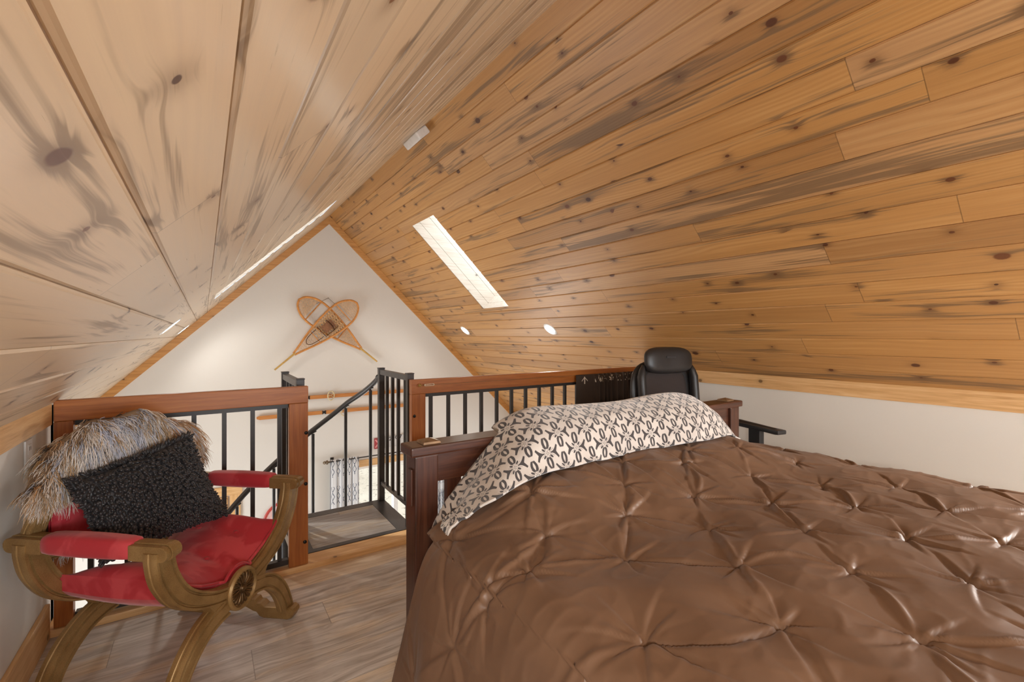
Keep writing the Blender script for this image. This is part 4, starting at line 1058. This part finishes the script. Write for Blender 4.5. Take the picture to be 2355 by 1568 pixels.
# curtain rod and curtains downstairs
RYc, RZc = GY-.09, -.362
rod = thing('curtain_rod', 'thin black curtain rod with finial above the downstairs window', 'curtain rod', (1.25, RYc, RZc))
attach(MB().tube([(1.255, RYc, RZc), (3.05, RYc, RZc)], .008, 8).build('rod', m_black, smooth=True), rod)
attach(MB().lathe([(0, -.04), (.012, -.036), (.022, -.02), (.014, -.008), (.026, .004), (.026, .016), (.012, .024), (.012, .04)], (1.235, RYc, RZc), 12, mat=Matrix.Rotation(PI/2, 4, 'Y')).build('finial', plain('bronze_finial', L(120, 104, 84), .4, .5), smooth=True), rod)
attach(MB().tube([(1.32, RYc, RZc), (1.32, GY-.002, RZc)], .006, 8).box(1.30, 1.34, GY-.006, GY, RZc-.03, RZc+.03).build('bracket', m_black), rod)
def wcurtain(label, x0, x1, zb, u0):
    P, U = [], []; arc = u0
    for i, q in enumerate(np.linspace(0, 1, 90)):
        x = x0+(x1-x0)*q; y = RYc+.022*math.sin(q*26+1)+.008*math.sin(q*61)
        if i: arc += math.hypot(x-lx, y-ly)
        lx, ly = x, y; P.append([(x+.01*math.sin(q*9)*h, RYc+(y-RYc)*(.5+.6*h), RZc+.022-(RZc+.022-zb)*h) for h in np.linspace(0, 1, 12)])
        U.append([(arc, -(RZc-zb)*h) for h in np.linspace(0, 1, 12)])
    o = MB().grid(P, U).build('window_curtain', m_wcur, smooth='all', normals=False)
    md = o.modifiers.new('s', 'SOLIDIFY'); md.thickness = .002; tag(o, label, 'curtain', 'white curtains at the downstairs window'); return o
wcurtain('white curtain with blue chain print below the stair handrail', 1.28, 1.63, -1.95, 0.)
wcurtain('white curtain with blue print seen through the headboard slats', 2.66, 2.93, -1.95, 0.)

# small pieces on the wall downstairs
sg = thing('wall_sign', 'long pale sign with black lettering above the downstairs window', 'sign', (2.2, GY-.01, -.23))
attach(MB().box(1.985, 2.44, GY-.018, GY, -.300, -.152).build('board', plain('sign_board', L(204, 202, 198), .7), bevel=.002), sg)
attach(MB().box(1.972, 1.985, GY-.02, GY, -.305, -.147).build('edge', m_bind), sg)
def glyphs(txt, x, z, size, par):
    cu = bpy.data.curves.new('txt', 'FONT'); cu.body = txt; cu.size = size; cu.extrude = .002; cu.align_x = 'CENTER'
    o = bpy.data.objects.new('tmp', cu); C.objects.link(o); bpy.context.view_layer.update()
    me = bpy.data.meshes.new_from_object(o.evaluated_get(bpy.context.evaluated_depsgraph_get())); bpy.data.objects.remove(o)
    me.transform(Matrix.Translation((x, GY-.020, z)) @ Matrix.Rotation(PI/2, 4, 'X')); me.materials.clear(); me.materials.append(m_bind.m)
    l = bpy.data.objects.new('lettering', me); C.objects.link(l); attach(l, par)
glyphs('22', 2.075, -.212, .07, sg); glyphs('-', 2.075, -.272, .09, sg); glyphs('C7', 2.17, -.206, .08, sg); glyphs('H', 2.165, -.285, .06, sg); glyphs('3', 2.26, -.19, .07, sg)
pq = thing('wall_plaque', 'small red plaque with a pink cross on the wall downstairs', 'plaque', (1.90, GY-.01, -.23))
attach(MB().box(1.848, 1.955, GY-.015, GY, -.300, -.160).build('board', plain('red_board', L(164, 62, 66), .5), bevel=.002), pq)
cr = MB()
for s in (1, -1): cr.obox((1.901, GY-.0175, -.23), (.74, 0, s*.90), (0, 1, 0), (-s*.90, 0, .74), .066, .003, .009)
attach(cr.build('cross', plain('pink_paint', L(226, 150, 150), .5)), pq)
rs = thing('round_sign', 'round pink wall plate with red rim downstairs, beside the armchair arm', 'wall plate', (.80, GY-.01, -1.0))
Rx = Matrix.Rotation(PI/2, 4, 'X')
attach(MB().lathe([(0, 0), (.20, 0), (.215, .01), (0, .012)], (.79, GY, -.99), 40, mat=Rx).build('plate', plain('pink_plate', L(228, 190, 186), .4, 0., .2, 14.), smooth=True), rs)
attach(MB().lathe([(.20, .0), (.232, .0), (.236, .012), (.225, .020), (.204, .014), (.20, .0)], (.79, GY, -.99), 40, mat=Rx, caps=False).build('rim', plain('red_rim', L(186, 70, 62), .4), smooth=True), rs)
# outlet on the left knee wall
ot = thing('wall_outlet', 'white outlet plate on the left knee wall above the fur throw', 'outlet', (XL, 2.30, .77))
attach(MB().box(XL, XL+.006, 2.262, 2.335, .712, .828).build('plate', m_white, bevel=.002), ot)
for z in (.745, .795):
    f = attach(MB().box(XL+.005, XL+.008, 2.282, 2.315, z-.017, z+.017).build('socket', m_white, bevel=.001), ot)
    MB().box(XL+.0078, XL+.0086, 2.290, 2.292, z-.004, z+.009).box(XL+.0078, XL+.0086, 2.304, 2.306, z-.004, z+.009).build('slot', m_bind, f)
# small box at the ridge
sb = thing('ceiling_sensor', 'small white glossy box mounted at the ceiling ridge', 'sensor', (1.175, 3.06, 2.57))
nL = Vector((-SL/SN, 0, 1/SN)); sL = Vector((-1/SN, 0, -SL/SN)); c0 = Vector(slope_pt(-1, .095, 3.06, -.028))
attach(MB().obox(c0, (0, 1, 0), sL, nL, .120, .052, .028).build('housing', m_whitebox, bevel=.012, seg=3, smooth=True), sb)
attach(MB().obox(c0-nL*.0272, (0, 1, 0), sL, nL, .092, .028, .002).build('brown_reflection', m_boxreflect, bevel=.001), sb)  # plate coloured as the brown reflection on the glossy underside
# recessed lights; the last pair is added out of view to brighten the loft
for side, y, lab in ((1, 3.44, 'recessed ceiling light right of the skylight, the one nearer the office chair'), (1, 5.16, 'recessed ceiling light below the skylight close to the white gable wall'),
                     (-1, 3.43, 'recessed light in the left ceiling slope, the one nearer the camera'), (-1, 5.45, 'recessed light in the left ceiling slope, the one next to the gable trim'),
                     (1, -.25, 'added recessed fill light in the right ceiling slope, unseen beside the camera'), (-1, -.25, 'added recessed fill light in the left ceiling slope, unseen beside the camera')):
    p = Vector(slope_pt(side, (2.745-RX)*SN, y)); n = Vector((side*SL/SN, 0, 1/SN))
    t = thing('recessed_light', lab, 'ceiling light', p, 0, 'recessed lights'); Mr = n.to_track_quat('Z', 'Y').to_matrix().to_4x4()
    a = MB().lathe([(.058, .010), (.060, -.004), (.068, -.0045), (.074, -.0015), (.075, .001)], (0, 0, 0), 32, mat=Mr).build('trim_ring', m_white, t, smooth=True)
    MB().lathe([(0, -.0015), (.052, -.0015), (.0585, .002)], (0, 0, 0), 32, mat=Mr).build('lens', m_lens, t, smooth=True)
    ld_ = bpy.data.lights.new('downlight', 'SPOT'); ld_.energy = DOWN if y > 0 else LOFT*(.62 if side < 0 else 1.); ld_.color = (1, .96, .91); ld_.spot_size = 2.75; ld_.spot_blend = .5; ld_.shadow_soft_size = .05
    lo = bpy.data.objects.new('downlight', ld_); C.objects.link(lo); lo.location = p-n*.03; lo.rotation_euler = n.to_track_quat('Z', 'Y').to_euler()
# ================================================================== daylight and camera
w = bpy.data.worlds.new('World'); bpy.context.scene.world = w; w.use_nodes = True
bg = w.node_tree.nodes['Background']; bg.inputs[0].default_value = (.80, .89, 1., 1); bg.inputs[1].default_value = .7
def area(name, loc, aim, sx, sy, e, col):
    l = bpy.data.lights.new(name, 'AREA'); l.shape = 'RECTANGLE'; l.size, l.size_y = sx, sy; l.energy = e; l.color = col
    o = bpy.data.objects.new(name, l); C.objects.link(o); o.location = loc
    o.rotation_euler = (Vector(aim)).to_track_quat('-Z', 'Y').to_euler(); return o
# daylight behind the panes; rear and side windows are added, their lamps fill light
area('rear_fill_lamp', ((BX0+BX1)/2, YB-.16, (BZ0+BZ1)/2), (0, 1, .12), BX1-BX0, BZ1-BZ0, REAR, (.93, .97, 1.))
for s in (1, -1):
    c = slope_pt(s, (SK_S0+SK_S1)/2, (SK_Y0+SK_Y1)/2, .34); n = Vector((-s*SL/SN, 0, -1/SN))
    l = bpy.data.lights.new('skylight_daylight', 'AREA'); l.shape = 'RECTANGLE'; l.size, l.size_y = SK_S1-SK_S0, SK_Y1-SK_Y0; l.energy = SKYL; l.color = (.93, .97, 1.)
    o = bpy.data.objects.new('skylight_daylight', l); C.objects.link(o)
    z = -n; x = Vector((s/SN, 0, -SL/SN)); y = z.cross(x)
    o.matrix_world = Matrix.Translation(c) @ Matrix((x, y, z)).transposed().to_4x4()
area('gable_window_daylight', ((WX0+WX1)/2, GY+.25, (WZ0+WZ1)/2), (0, -1, .05), WX1-WX0, WZ1-WZ0, GAB, (.97, .98, 1.))
area('left_fill_lamp', (-1.75, 4.2, -1.15), (1, 0, .3), 1.5, 2.2, LOWL, (.96, .98, 1.))
area('right_fill_lamp', (4.3, 4.2, -1.15), (-1, 0, .3), 1.5, 2.2, LOWR, (.96, .98, 1.))
sun = bpy.data.lights.new('sun', 'SUN'); sun.energy = 1.0; sun.angle = .01; sun.color = (1, .95, .86)
so = bpy.data.objects.new('sun', sun); C.objects.link(so); so.rotation_euler = Vector((.25, -.55, -.80)).to_track_quat('-Z', 'Y').to_euler()

cam = bpy.data.cameras.new('Camera'); co = bpy.data.objects.new('Camera', cam); C.objects.link(co)
cam.sensor_fit = 'HORIZONTAL'; cam.sensor_width = 36; cam.lens = 36*FPX/W; cam.shift_y = -15/W; cam.clip_start = .02; cam.clip_end = 200
co.location = (0, 0, CAM_H); co.rotation_euler = (PI/2, 0, -YAW)
sc = bpy.context.scene; sc.camera = co
sc.view_settings.view_transform = 'Standard'; sc.view_settings.look = 'None'; sc.view_settings.gamma = 1; sc.view_settings.exposure = EXPO
sc.cycles.max_bounces = 10; sc.cycles.diffuse_bounces = 6; sc.cycles.glossy_bounces = 4; sc.cycles.transparent_max_bounces = 8; sc.cycles.sample_clamp_indirect = 8
